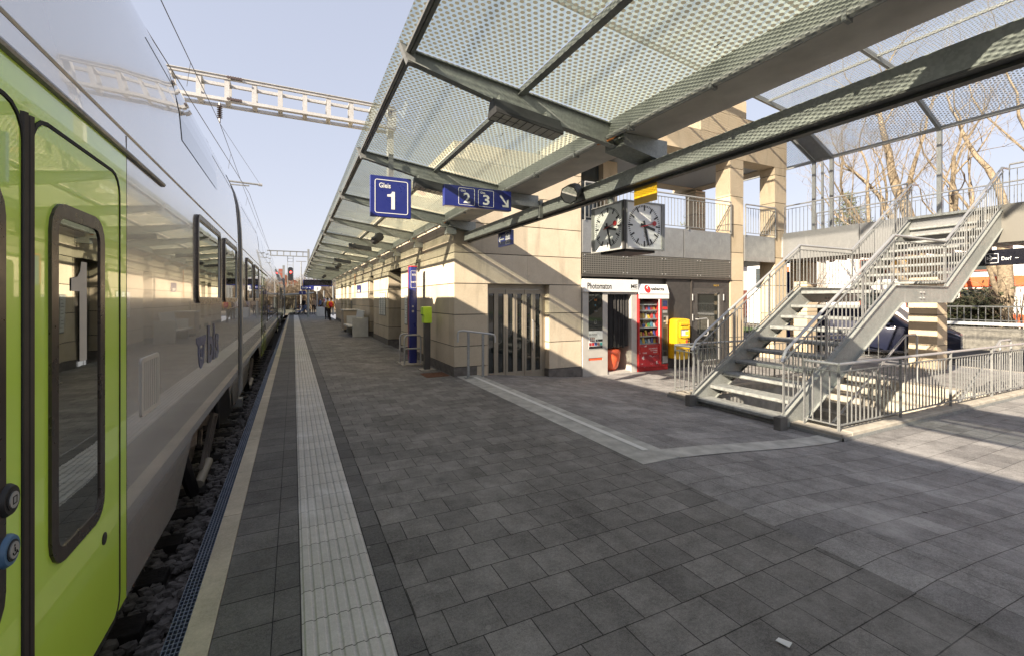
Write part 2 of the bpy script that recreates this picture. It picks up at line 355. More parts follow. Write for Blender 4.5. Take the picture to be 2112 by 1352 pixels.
M['leaf'] = simple('dark_leaf', (.045,.05,.02), .7, var=.6, scale=5)
M['render'] = simple('white_render', (.78,.76,.72), .8, var=.06, scale=2)
M['orange_band'] = simple('orange_red_facade', (.70,.12,.035), .7, var=.08)
M['brickred'] = simple('red_brick_wall', (.28,.10,.07), .8, var=.2)
M['rooftile'] = simple('red_roof_tile', (.30,.09,.05), .8, var=.25, scale=5)
M['ceiling'] = simple('corrugated_ceiling', (.42,.42,.42), .5, .3, var=.08)
M['skin'] = simple('skin', (.52,.32,.23), .6)
M['hair'] = simple('dark_hair', (.03,.02,.015), .6)
M['jacket_y'] = simple('yellow_jacket', (.75,.42,.02), .7, var=.15)
M['bag_red'] = simple('red_backpack', (.55,.02,.04), .6, var=.2)
M['trouser'] = simple('dark_trousers', (.02,.02,.024), .8)
M['cloth_white'] = simple('pale_cloth', (.6,.6,.62), .8)
M['cloth_dark'] = simple('dark_cloth', (.03,.03,.045), .8)
M['cloth_tan'] = simple('tan_cloth', (.45,.33,.22), .8)
M['cloth_blue'] = simple('blue_cloth', (.10,.15,.30), .8)
M['carpaint'] = simple('midnight_blue_paint', (.012,.015,.035), .5, 0, coat=.25, spec=.15)
M['chrome'] = simple('chrome', (.7,.7,.7), .25, .6)
M['tyre'] = simple('tyre', (.015,.015,.015), .8)
M['carglass'] = simple('car_glass', (.02,.025,.022), .05, 0, spec=.4)
M['lampglass'] = simple('lamp_glass', (.25,.25,.27), .1, .3, coat=1)
M['taillamp'] = simple('tail_lamp', (.35,.01,.015), .15, coat=1)
M['lensgrid'] = simple('luminaire_louvre', (.55,.54,.50), .4, .2)
M['fixture'] = simple('dark_fixture', (.045,.045,.045), .5, .3, var=.25)
M['conduit'] = galv('conduit', (.5,.5,.48), .4, .5)
M['copper'] = simple('orange_cable', (.65,.24,.08), .5)
M['insul'] = simple('brown_insulator', (.10,.07,.06), .3, coat=.5)
M['wire'] = simple('wire', (.05,.05,.055), .5, .5)
M['gantry'] = galv('gantry_steel', (.62,.61,.59), .5, .3)
M['train_green_tyre'] = M['black']
def train_paint(name, col, metal, rough, coat, wav=.05):
    t = NT(name); p = t.pos()
    n1 = t.noise(t.vm('MULTIPLY', p, (1,.9,.55)), 2.1, 2, .4, .2, .8)
    n2 = t.noise(t.vm('MULTIPLY', p, (1,1,.05)), 30, 2, .5, .3, .7)
    f = t.noise(p, .8, 4, .6, .3, .7)
    c = t.mix(f, tuple(x*.95 for x in col), tuple(min(1,x*1.05) for x in col))
    return t.done(t.prin(c, rough, metal, t.math('ADD', n1, t.math('MULTIPLY', n2, .02)), coat, .5, bstr=wav, bdist=.06, coat_rough=.015))
M['silver'] = train_paint('silver_train_paint', (.68,.66,.63), .55, .17, .8, .05)
M['green'] = train_paint('lime_green_train_paint', (.62,.90,.10), .0, .3, 1.0, .05)
M['green_door'] = train_paint('lime_green_door_paint', (.63,.91,.105), .0, .3, 1.0, .08)
M['tglass'] = train_paint('mirror_tinted_glass', (.50,.52,.48), 1.0, .02, 0, .015)
M['upglass'] = simple('dark_upper_glass', (.03,.035,.04), .05, 0, coat=1)
M['tframe'] = simple('brown_black_frame', (.075,.062,.055), .3, .6, var=.1)
M['rubber_brown'] = simple('dark_rubber_seal', (.035,.028,.024), .45, var=.15)
M['bogie'] = simple('grimy_bogie', (.12,.10,.085), .7, .2, var=.4, scale=18, bump=.3)
M['logo'] = simple('logo_blue', (.06,.075,.19), .35, coat=.5)
M['ring_blue'] = simple('blue_ring', (.08,.17,.30), .4)
M['glassdots'] = dotglass('dotted_canopy_glass', .050, .0155, (.40,.37,.27), milk=.85, tint=(.78,.85,.80), dirt=.6)
M['roofdots'] = dotglass('dotted_roof_glass', .074, .022, (.58,.60,.58), tint=(.93,.96,.97), dirt=.15)
M['shelterglass'] = clearglass('shelter_glass', (.72,.80,.76), 1.4)
M['doorglass'] = simple('dark_door_glass', (.018,.022,.02), .03, 0, coat=1)
M['winglass'] = simple('window_glass', (.05,.06,.06), .05, 0, coat=1)
def mesh_mat():
    t = NT('perforated_mesh'); p = t.pos()
    w1 = t.n('ShaderNodeTexWave'); t.l(p, w1.inputs[0]); w1.bands_direction = 'X'; w1.inputs['Scale'].default_value = 6
    w2 = t.n('ShaderNodeTexWave'); t.l(p, w2.inputs[0]); w2.bands_direction = 'Z'; w2.inputs['Scale'].default_value = 6
    f = t.math('MAXIMUM', w1.outputs[1], w2.outputs[1])
    return t.done(t.prin(t.mix(t.math('GREATER_THAN', f, .72), (.03,.028,.026), (.20,.19,.165)), .5, .3))
M['mesh'] = mesh_mat()
def peeled():
    t = NT('peeling_red_panel'); p = t.pos()
    n = t.noise(p, 9, 6, .75, .57, .62); n2 = t.noise(p, 16, 6, .7, .56, .64)
    c = t.mix(n2, (.42,.02,.03), (.24,.09,.09)); c = t.mix(n, c, (.72,.70,.70))
    return t.done(t.prin(c, .4))
M['peeled'] = peeled()
def ribs(name, col, axis, per):
    t = NT(name); p = t.pos(); w = t.n('ShaderNodeTexWave'); t.l(p, w.inputs[0]); w.bands_direction = axis; w.inputs['Scale'].default_value = .314/per
    return t.done(t.prin(t.mix(w.outputs[1], tuple(x*.6 for x in col), col), .5, .2, w.outputs[1], bstr=.6, bdist=.02))
M['ceil'] = ribs('ribbed_ceiling', (.36,.37,.38), 'Y', .09)
def edge_mat():
    return M['edge']

M['dial'] = simple('dial_white', (.93,.93,.90), .4, var=.01)
M['awn'] = simple('ochre_awning', (.80,.42,.06), .7)
M['flange'] = galv('shade_toned_flange', (.13,.13,.123), .5, .3)  # channel steel darkened in colour to paint the shade on its underside
M['channel'] = galv('channel_steel', (.50,.52,.49), .5, .2)
M['foot'] = simple('foot_block_grey', (.13,.125,.115), .6, var=.2)
# ------------------------------------------------------------------ ground
def gz(x):
    t = min(1, max(0, (x-3.3)/2.9)); return PLAT+(LOW-PLAT)*(t*t*(3-2*t)*.45+t*.55)
PX0, PX1, PY0, PY1 = 6.47, 12.4, 3.42, 6.2       # stairwell opening
b = MB()
def sheet(b, xs, ys, lift=0, hole=True):
    for i in range(len(xs)-1):
        for j in range(len(ys)-1):
            x0,x1,y0,y1 = xs[i],xs[i+1],ys[j],ys[j+1]
            if hole and x0 >= PX0-.01 and x1 <= PX1+.01 and y0 >= PY0-.01 and y1 <= PY1+.01: continue
            b.face([(x0,y0,gz(x0)+lift),(x1,y0,gz(x1)+lift),(x1,y1,gz(x1)+lift),(x0,y1,gz(x0)+lift)])
sheet(b, [.553,3.05], [-14,60]); struct(b.build('platform', M['paver']))
b = MB(); sheet(b, [3.05]+[3.3+2.9*k/10 for k in range(11)]+[PX0,PX1,16.6], [-14,PY0,PY1,8.9]); sheet(b, [12.0,16.6],[8.9,40]); struct(b.build('pavement', M['paver_old']))
b = MB(); b.box(3.05,3.53,3.32,8.83,-1.75,PLAT+.004)
struct(b.build('concrete_band', M['band']))
b = MB()
for x0,x1 in [(3.05,3.53)]+[(3.534+2.666*k/8,3.534+2.666*(k+1)/8) for k in range(8)]+[(6.2,6.42)]:
    zz = [(x0,3.32),(x1,3.32),(x1,3.6),(x0,3.6)] if x0 > 3.5 else [(x0,3.32),(x1,3.32),(x1,3.318),(x0,3.318)]
    b.face([(x,y,gz(x)+.006) for x,y in zz])
struct(b.build('concrete_strip', M['band']))
b = MB(); b.face([(3.32,3.62,PLAT+.008),(3.395,3.62,PLAT+.008),(3.395,8.6,PLAT+.008),(3.32,8.6,PLAT+.008)]); struct(b.build('white_line', M['whitepaint']))
b = MB(); sheet(b, [-.344,-.094], [-14,60]); sheet(b, [-.090,.031],[-14,60]); sheet(b, [.428,.549],[-14,60]); struct(b.build('paver_rows', M['paver_dark']))
b = MB(); b.box(-.1,.56,-14,60,PLAT-.1,PLAT-.008); struct(b.build('paver_bedding', M['dark']))
b = MB(); sheet(b, [.035,.424], [-14,60], -.002)
for k in range(7): b.prism([(.046+k*.0535,PLAT-.002),(.054+k*.0535,PLAT+.005),(.084+k*.0535,PLAT+.005),(.092+k*.0535,PLAT-.002)], 'y', -14, 60)
struct(b.build('tactile_strip', M['tactile']))
b = MB(); b.box(-.463,-.347,-14,60,-2.0,PLAT+.003); struct(b.build('platform_edge', M['edge']))
b = MB(); b.box(-.53,-.46,-14,60,-2.7,-1.72); struct(b.build('platform_wall', M['plinth']))
b = MB()
for k in range(5): b.box(-.541+k*.0185,-.537+k*.0185,-1,45,-1.632,-1.602)
y = -.5
while y < 22:
    b.box(-.54,-.464,y,y+.006,-1.636,-1.605); y += .034
tag(b.build('drain_grating', M['grating']), 'narrow blue grey steel grating along the platform edge beside the train', 'grating')
# land reaching the horizon (kept clear of the track and of the stairwell)
b = MB()
for x0,x1,y0,y1 in ((-900,-6,-300,1500),(-6,3.05,60,1500),(16.6,900,-300,1500),(3.05,16.6,60,1500),(-6,16.6,-300,-14)):
    b.face([(x0,y0,-1.9),(x1,y0,-1.9),(x1,y1,-1.9),(x0,y1,-1.9)])
struct(b.build('ground', M['soil']))
b = MB(); b.face([(16.6,-40,-1.89),(23.4,-40,-1.89),(23.4,90,-1.89),(16.6,90,-1.89)]); struct(b.build('road', M['asphalt']))
b = MB(); b.box(16.45,16.6,-14,40,-2.0,-1.832); struct(b.build('road_kerb', M['kerb']))
b = MB()
for k in range(14): b.box(19.0,19.12,-12+k*6,-9+k*6,-1.90,-1.884)
struct(b.build('road_marking', M['whitepaint']))
b = MB(); b.box(23.4,26.5,-40,90,-2.0,-1.80); struct(b.build('grass_verge', M['grass']))
# track
b = MB(); b.face([(-6.2,-14,-2.36),(-.46,-14,-2.36),(-.46,110,-2.36),(-6.2,110,-2.36)]); struct(b.build('track_bed', M['trackbed']))
for i,x in enumerate((-1.4825,-2.9175)):
    b = MB(); b.prism([(x-.07,-2.3),(x+.07,-2.3),(x+.012,-2.27),(x+.036,-2.18),(x+.036,-2.15),(x-.036,-2.15),(x-.036,-2.18),(x-.012,-2.27)], 'y', -14, 110)
    tag(b.build('rail', M['rail']), 'steel running rail nearer the platform, under the train' if i == 0 else 'steel running rail on the far side, under the train', 'rail')
sl = MB().box(-3.5,-.95,-.12,.12,-2.42,-2.285).build('sleeper', M['sleeper'], org=(-2.2,0,-2.42), bevel=.01)
tag(sl, 'dark railway sleeper lying in the ballast beside the platform edge', 'sleeper', 'sleepers under the train')
for k in range(40):
    c = sl if k == 0 else copy_tree(sl); place(c, (-2.2, .9+.62*k, -2.42))
rnd = random.Random(3); b = MB()
def stone(b, x, y, z, r):
    vs = []; ph = rnd.random()*6
    for (th, n, q) in ((.55,5,.8),(-.1,6,1.0),(-.75,4,.7)):
        for j in range(n):
            a = ph+2*math.pi*j/n+rnd.uniform(-.25,.25); rr = r*q*rnd.uniform(.75,1.2)
            vs.append((x+rr*math.cos(a), y+rr*math.sin(a)*.85, z+r*th*rnd.uniform(.7,1.1)))
    c = [5,11]
    fs = [(0,1,2,3,4),tuple(range(14,10,-1))]
    for i in range(6):
        fs.append((5+i, 5+(i+1)%6, min(4,(i+1)*5//6)%5, ) if (i*5//6) == ((i+1)*5//6) else (5+i,5+(i+1)%6,((i+1)*5//6)%5,(i*5//6)%5))
        a_, c_ = 11+(i*4//6), 11+((i+1)*4//6)%4
        fs.append((5+i, a_, 5+(i+1)%6) if a_ == c_ else (5+i, a_, c_, 5+(i+1)%6))
    b.poly(vs, fs)
for k in range(5200):
    y = 1.2+22*rnd.random()**1.7; x = rnd.uniform(-1.42,-.53)
    if abs(((y-.9+.31) % .62)-.31) < .13 and x < -.93 and rnd.random() < .85: continue
    stone(b, x, y, -2.33+.02*rnd.random()+(.05 if x > -.75 else 0), rnd.uniform(.026,.06))
tag(b.build('ballast', M['ballast']), 'grey brown ballast stones between sleepers and platform', 'ballast', kind='stuff')

# ------------------------------------------------------------------ train
PROF = [(-.98,-1.98),(-.80,-1.585),(-.80,-1.2),(-.80,-.3),(-.80,.3),(-.80,.76),(-.802,.875),(-.812,1.2),(-.835,1.5),(-.865,1.68),(-.905,1.83),(-.97,1.985),(-1.06,2.11),(-1.17,2.205),(-1.35,2.31),(-1.6,2.4),(-2.2,2.47)]
FULL = PROF + [(-4.4-x, z) for x,z in reversed(PROF[:-1])]
def px_(z):
    for (x0,z0),(x1,z1) in zip(PROF[:-1],PROF[1:]):
        if z0 <= z <= z1: return x0+(x1-x0)*(z-z0)/(z1-z0)
    return -.8
def coach(y0, y1, label, doors, wins, lowers, uppers, bogies, near=False):
    root = thing('train_coach', label, 'train coach', (-2.2,(y0+y1)/2,-2.15), 'coaches of the train at the platform')
    cuts = []
    for yb in bogies: cuts += [(yb-1.83,yb-1.2,'d'),(yb-1.2,yb+1.25,'o'),(yb+1.25,yb+1.8,'u')]
    ys = {y0,y1}
    for a,c,_ in cuts: ys |= {a,c}
    for a,c in doors: ys |= {a-.12, c+.12}
    y = y0
    while y < y1: ys.add(round(y,3)); y += 2.5
    ys = sorted(q for q in ys if y0 <= q <= y1)
    b = MB(); n = len(FULL)
    idx = {}
    for i,yy in enumerate(ys):
        for j,(x,z) in enumerate(FULL): idx[i,j] = len(b.v); b.v.append((x,yy,z))
    for i in range(len(ys)-1):
        mid = (ys[i]+ys[i+1])/2
        for j in range(n-1):
            dr = any(a-.12 < mid < c+.12 for a,c in doors) and j < 5
            q = (idx[i,j],idx[i+1,j],idx[i+1,j+1],idx[i,j+1]); mi = 1 if dr else 0
            if j < 2:
                k = [t for a,c,t in cuts if a < mid < c]
                if k:
                    if j == 0 or k[0] == 'o': continue
                    q = (idx[i,1],idx[i+1,2],idx[i,2]) if k[0] == 'd' else (idx[i,2],idx[i+1,1],idx[i+1,2])
            b.f.append(q); b.m.append(mi)
    b.f.append(tuple(idx[0,j] for j in range(n))); b.m.append(0)
    b.f.append(tuple(idx[len(ys)-1,j] for j in range(n-1,-1,-1))); b.m.append(0)
    b.build('body', [M['silver'], M['green']], root, smooth=True, sharp=20)
    # floor pan, skirt shadow box
    b = MB(); b.box(-3.4,-.99,y0+.05,y1-.05,-1.26,-1.21)
    for a in [(y0+.1, bogies[0]-1.9)]+[(bogies[i]+1.9, bogies[i+1]-1.9) for i in range(len(bogies)-1)]+[(bogies[-1]+1.9,y1-.1)]:
        if a[1] > a[0]: b.box(-3.3,-1.1,a[0],a[1],-1.93,-1.262)
    b.build('underframe', M['bogie'], root)
    # rain gutter line along the crease and the dark roof groove
    b = MB(); b.tube([(-.806,y0+.02,.885),(-.806,y1-.25,.885)], .011, 6); b.build('rain_gutter', M['steel'], root, smooth=True)
    b = MB(); b.box(px_(1.72)-.01,px_(1.72)+.002,max(y0+.6,3.7),y1-.3,1.717,1.725); b.build('roof_groove', M['black'], root)
    def frame(name, mat, a, c, z0, z1, r, w, x, d, parent):
        return MB().ring(rrect(a,c,z0,z1,r,4), rrect(a+w,c-w,z0+w,z1-w,max(.01,r-w),4), 'x', x, x+d).build(name, mat, parent, smooth=True)
    def pane(name, mat, a, c, z0, z1, r, x, parent): return MB().prism(rrect(a,c,z0,z1,r,4), 'x', x-.004, x).build(name, mat, parent)
    for a,c in wins:
        w = frame('window', M['tframe'], a,c,-.04,.79,.10,.05,-.80,.022,root)
        frame('window_seal', M['steel'], a+.045,c-.045,.0,.75,.07,.02,-.80,.014,w)
        pane('pane', M['tglass'], a+.06,c-.06,.015,.735,.06,-.793,w)
    for a,c in doors:
        m = (a+c)/2
        for k,(p,q) in enumerate(((a,m-.035),(m+.035,c))):
            d = MB().prism(rrect(p,q,-1.58,.62,[.04,.11,.11,.04] if k == 0 else [.04,.11,.11,.04],4), 'x', -.804,-.797).build('door', M['green_door'], root, smooth=True)
            frame('door_gap', M['dark'], p-.012,q+.012,-1.6,.636,.11,.014,-.80,.006,d)
            wa,wc = (p+.108,q-.222) if k else (p+.222,q-.108)
            frame('window_frame', M['tframe'], wa,wc,-1.0,.365,.11,.055,-.798,.011,d)
            pane('pane', M['tglass'], wa+.052,wc-.052,-.95,.315,.06,-.7925,d)
            if near:
                kx = q-.2 if k else p+.2
                MB().lathe([(.028,-.80),(.028,-.794),(.02,-.792)], (0,kx,-1.12), 14, 'x').build('key_hole', M['black'], d)
                if k:
                    one('numeral', (-.792, wa+.165, -.255), (0,1,0), (0,0,1), .41, .15, M['booth'], d, .002)
        b = MB()
        for yy in (m-.019, m+.019): b.tube([(-.803,yy,-1.58),(-.803,yy,.615)], .018, 8)
        b.build('door_seal', M['rubber_brown'], root, smooth=True)
        if near:
            for zc,mat in ((-.615,M['black']),(-.77,M['ring_blue'])):
                kb = MB().lathe([(.050,-.80),(.050,-.785),(.043,-.775),(.03,-.775)], (0,m-.138,zc), 20, 'x').build('door_button', mat, root, smooth=True)
                MB().lathe([(.032,-.776),(.032,-.7725),(.022,-.7725)], (0,m-.138,zc), 18, 'x').build('button_core', M['black'], kb, smooth=True)
                MB().lathe([(.025,-.773),(.025,-.7695)], (0,m-.138,zc), 16, 'x').build('button_face', M['steel'], kb, smooth=True)
                bm_ = MB()
                if zc > -.7:
                    bm_.ring([(m-.138-.011,zc-.012),(m-.138+.011,zc-.012),(m-.138+.011,zc+.012),(m-.138-.011,zc+.012)],[(m-.138-.008,zc-.009),(m-.138+.008,zc-.009),(m-.138+.008,zc+.009),(m-.138-.008,zc+.009)],'x',-.7695,-.7685)
                else:
                    bm_.ball((-.769,m-.140,zc+.015),(.001,.004,.004),8,4); bm_.tube([(-.7685,m-.140,zc+.009),(-.7685,m-.140,zc-.003),(-.7685,m-.129,zc-.004),(-.7685,m-.125,zc-.013)],.0018,5)
                    bm_.tube([(-.7685,m-.141+.009*math.cos(t*.5),zc-.005+.009*math.sin(t*.5)) for t in range(6,13)],.0016,5)
                bm_.build('button_symbol', M['print'], kb)
        b = MB(); b.tube([(-.795,a-.7,.775),(-.795,c+.85,.775)],.015,8); b.build('door_gutter', M['galv_light'], root, smooth=True)
    for a,c in lowers:                                   # lower deck window band
        k = max(2, round((c-a)/1.9)); w = (c-a)/k
        for i in range(k):
            o = frame('window', M['tframe'], a+i*w+.04,a+(i+1)*w-.04,-.75,.15,.06,.05,-.80,.018,root)
            pane('pane', M['tglass'], a+i*w+.09,a+(i+1)*w-.09,-.7,.1,.04,-.792,o)
    for a,c in uppers:                                   # upper deck windows follow the curved roof flank
        k = max(1, round((c-a)/2.0)); w = (c-a)/k
        for i in range(k):
            zs = [1.3,1.4,1.5,1.62,1.74,1.85,1.95]; b = MB()
            for z_,z2 in zip(zs[:-1],zs[1:]):
                b.poly([(px_(z_)+.004,a+i*w+.05,z_),(px_(z_)+.004,a+(i+1)*w-.05,z_),(px_(z2)+.004,a+(i+1)*w-.05,z2),(px_(z2)+.004,a+i*w+.05,z2)], [(0,1,2,3)])
            b.build('upper_window', M['upglass'], root, smooth=True)
    for yb in bogies:
        bg_ = MB()
        for yy in (yb-1.25, yb+1.25): bg_.box(-1.34,-1.12,yy-.16,yy+.16,-1.86,-1.58); bg_.tube([(-1.4,yy,-1.72),(-3.0,yy,-1.72)], .09, 10)
        bg_.prism([(yb-1.5,-1.62),(yb-1.1,-1.45),(yb-.5,-1.45),(yb-.3,-1.68),(yb+.3,-1.68),(yb+.5,-1.45),(yb+1.1,-1.45),(yb+1.5,-1.62),(yb+1.5,-1.75),(yb+.9,-1.62),(yb+.5,-1.72),(yb+.3,-1.86),(yb-.3,-1.86),(yb-.5,-1.72),(yb-.9,-1.62),(yb-1.5,-1.75)], 'x', -1.22, -1.05)
        bg_.lathe([(.2,-1.64),(.24,-1.60),(.24,-1.30),(.2,-1.26)], (-1.2,yb,0), 14)
        for k in range(4): bg_.tube([(-1.0+.01*k, yb-1.55+.9*k, -1.7), (-1.02,yb-1.2+.9*k,-1.5-.05*k)], .025, 6)
        bo = bg_.build('bogie', M['bogie'], root, smooth=True)
        for yy in (yb-1.25, yb+1.25):
            for x in (-1.48,-2.92): MB().lathe([(.2,-.055),(.40,-.06),(.46,-.03),(.43,.05),(.30,.03),(.12,.06),(.12,.09)], (x,yy,-1.72), 26, 'x').build('wheel', M['rail'], bo, smooth=True)
        MB().tube([(-.89,yb-.35,-1.93),(-.87,yb+.12,-1.84)], .045, 12).build('damper', M['cabinet'], bo, smooth=True)
        b = MB(); b.tube([(-.95,yb-1.05,-1.25),(-.93,yb-.9,-1.5),(-.92,yb-.65,-1.78),(-.93,yb-.4,-1.98)], .06, 8); b.build('bogie_guard', M['black'], bo, smooth=True)
        b = MB(); b.ring([(yb-.15,-1.84),(yb+.25,-1.88),(yb+.98,-1.50),(yb+.62,-1.40)],[(yb-.05,-1.81),(yb+.23,-1.83),(yb+.90,-1.50),(yb+.62,-1.45)],'x',-.92,-.885); b.bar((-.90,yb+.1,-1.84),(-.90,yb+.7,-1.46),.025,.025); b.build('bogie_bracket', M['rail'], bo)
        b = MB(); b.tube([(-.93,yb+1.05,-1.25),(-.92,yb+1.12,-1.55),(-.94,yb+1.3,-1.75)],.03,8); b.build('brake_hose', M['black'], bo, smooth=True)
    return root
c1 = coach(-15, 8.45, 'nearest silver and lime green coach with open view of its door', [(1.17,2.92)], [(4.92,6.36),(6.70,8.12)], [], [(-12,-.5),(4.42,6.4)], [-10.5,5.98], True)
c2 = coach(9.12, 33.4, 'silver coach behind the first black gap, with lower and upper windows', [(14.3,16.4),(27.6,29.6)], [(9.75,11.15),(11.6,13.0)], [(17.2,27.0)], [(13.5,31.5)], [11.8,30.8])
c3 = coach(34.1, 58.4, 'most distant silver coach of the train', [(39.3,41.4),(52.6,54.6)], [(34.8,36.2),(36.6,38.0)], [(42.2,52.0)], [(38.5,56.5)], [36.8,55.8])
c1['label'] = 'nearest silver coach with lime green door and numeral in its window'
# gaps
for y0,y1,who in ((8.45,9.12,c2),(33.4,34.1,c3)):
    b = MB(); b.box(-3.3,-1.05,y0-.03,y1+.03,-1.3,2.0); g = b.build('gangway', M['black'], who)
    def strip(name, ya, yb, off, mat):
        b = MB(); zz = [-1.7,-1.2,-.3,.76,.875,1.2,1.5,1.68,1.83,1.985,2.11,2.2]
        for z0,z1 in zip(zz[:-1],zz[1:]): b.poly([(px_(z0)+off,ya,z0),(px_(z0)+off,yb,z0),(px_(z1)+off,yb,z1),(px_(z1)+off,ya,z1),(px_(z0)-.12,ya,z0),(px_(z0)-.12,yb,z0),(px_(z1)-.12,yb,z1),(px_(z1)-.12,ya,z1)],[(0,1,2,3),(0,4,7,3),(1,5,6,2)])
        b.build(name, M[mat], who)
    strip('end_fairing', y1-.2, y1-.05, .004, 'fascia'); strip('end_seal', y0+.01, y0+.12, .006, 'black')
    b = MB(); b.box(-.95,-.79,y1-.2,y1-.02,-1.84,-1.702); b.build('end_step', M['fascia'], who)
# mark on the flank of the nearest coach
b = MB()
for yy in (3.043,8.24): b.box(-.803,-.7992,yy,yy+.004,-1.55,.87)
b.build('panel_seam', M['tframe'], c1)
lg = text('lettering', 'bls', (-.7985,5.53,-.672), (0,1,0), (0,0,1), .40, M['logo'], c1, w=.76, bold=.035, lift=.0045)
b = MB(); X0 = -.7962
cx, R_ = 5.20, .165
b.prism([(4.95,-.355),(5.45,-.355),(5.45,-.40),(5.37,-.44),(5.03,-.44),(4.95,-.40)], 'x', -.7985, X0)
outer = [(cx-R_,-.44),(cx-R_,-.50)]+[(cx+R_*math.cos(a), -.50+R_*math.sin(a)) for a in [math.pi+i*math.pi/10 for i in range(11)]]+[(cx+R_,-.50),(cx+R_,-.44)]
inner = [(cx-R_*.55,-.44),(cx-R_*.55,-.48)]+[(cx+R_*.55*math.cos(a), -.49+R_*.55*math.sin(a)) for a in [math.pi+i*math.pi/10 for i in range(11)]]+[(cx+R_*.55,-.48),(cx+R_*.55,-.44)]
b.ring(outer, inner, 'x', -.7985, X0)
b.lathe([(.045,-.7985),(.045,X0)], (0,cx,-.51), 16, 'x')
b.build('emblem', M['logo'], c1)
b = MB(); b.ring(rrect(3.28,3.66,-.69,-.345,.03,3), rrect(3.305,3.635,-.665,-.37,.015,3), 'x', -.803,-.792); vg = b.build('vent_grille', M['booth'], c1)
b = MB(); b.box(-.803,-.7985,3.30,3.64,-.67,-.365); b.build('vent_backing', M['tframe'], vg)
b = MB()
for k in range(8): b.bar((-.797,3.327+.041*k,-.668),(-.797,3.327+.041*k,-.367),.025,.006)
b.build('vent_bars', M['booth'], vg)
# ------------------------------------------------------------------ station building
BL = thing('station_building', 'pale limestone station building along the platform with deep door recesses', 'building', (3.0,8.83,PLAT))
ZL = [-1.41,-.98,-.32,.33,.976,1.62,2.27,2.92,3.3]
G = .017
def blocks(b, x0,x1,y0,y1,zs, jx=(), jy=()):
    X = [x0]+[j for j in jx if x0 < j < x1]+[x1]; Y = [y0]+[j for j in jy if y0 < j < y1]+[y1]
    for z0,z1 in zip(zs[:-1],zs[1:]):
        for xa,xb in zip(X[:-1],X[1:]):
            for ya,yb in zip(Y[:-1],Y[1:]):
                ga = lambda p,e: 0 if abs(p-e) < 1e-6 else .0015
                b.box(xa+ga(xa,x0),xb-ga(xb,x1),ya+ga(ya,y0),yb-ga(yb,y1),z0+G/2,z1-G/2)
SEG = [(9.2,13.93),(15.96,19.2),(20.3,27.1),(28.6,29.7),(30.9,32.0),(33.2,37.5)]
b = MB()
for i,(a,c) in enumerate(SEG): blocks(b, 3.0,3.5,a,c,[-1.41,-.98,-.32,.33,.976], jy=[11.6,17.6,22.6,24.9,35.2])
blocks(b, 3.0,3.5,9.2,37.5,ZL[4:], jy=[9.2+2.36*k for k in range(1,12)])
blocks(b, 3.0,3.75,8.83,9.2,ZL[:4]); b.box(3.45,3.75,8.83,9.2,-1.70,-1.41-G/2)
blocks(b, 3.0,6.17,8.83,9.2,ZL[3:6], jx=[4.72]); blocks(b, 3.0,6.17,8.83,9.2,ZL[5:], jx=[4.1])
blocks(b, 5.29,6.17,8.83,9.25,[-1.6,-.98,-.32,.33])
b.build('wall', M['stone'], BL)
b = MB()
b.box(3.04,6.1,9.21,9.3,.34,3.25); b.box(3.51,3.56,9.21,37.4,-1.55,3.25); b.box(3.56,6.15,9.3,37.4,3.26,3.32)
for a,c in SEG: b.box(3.02,3.49,a+.02,c-.02,-1.5,.97)
b.box(3.02,3.49,9.22,37.48,.98,3.28); b.box(3.02,3.7,8.86,9.19,-1.5,3.25); b.box(5.31,6.15,8.86,9.22,-1.6,.33); b.box(3.7,6.15,8.86,9.19,.342,3.25)
b.build('joint_backing', M['dark'], BL)
for a,c in SEG: MB().box(2.985,3.5,a if a > 9.3 else 8.815,c,-1.75,-1.415).build('plinth', M['plinth'], BL)
MB().box(5.27,6.185,8.815,9.26,-1.95,-1.605).build('plinth', M['plinth'], BL)
b = MB(); b.box(3.5,3.74,8.818,9.19,-1.9,-1.705); b.build('plinth_step', M['plinth'], BL)
for a,c in ((13.93,15.96),(19.2,20.3)):
    d = MB().box(3.44,3.50,a+.02,c-.02,-1.6,.97).build('door', M['bronze_dark'], BL)
    MB().ring([(a+.1,-1.45),(c-.1,-1.45),(c-.1,.85),(a+.1,.85)],[(a+.2,-1.35),(c-.2,-1.35),(c-.2,.75),(a+.2,.75)],'x',3.42,3.44).build('door_frame', M['anthracite_frame'], d)
    MB().tube([(3.40,a+.3,-.9),(3.37,a+.3,-.9),(3.37,a+.3,-.25),(3.40,a+.3,-.25)], .016, 8).build('handle', M['steel'], d)
for a,c in ((27.1,28.6),(29.7,30.9),(32.0,33.2)):
    w = MB().box(3.3,3.34,a,c,-1.1,.97).build('window', M['winglass'], BL)
    MB().ring([(a,-1.1),(c,-1.1),(c,.97),(a,.97)],[(a+.08,-1.02),(c-.08,-1.02),(c-.08,.89),(a+.08,.89)],'x',3.27,3.3).build('frame', M['anthracite_frame'], w)
    MB().box(3.0,3.5,a,c,-1.6,-1.1).build('sill_wall', M['stone'], BL)
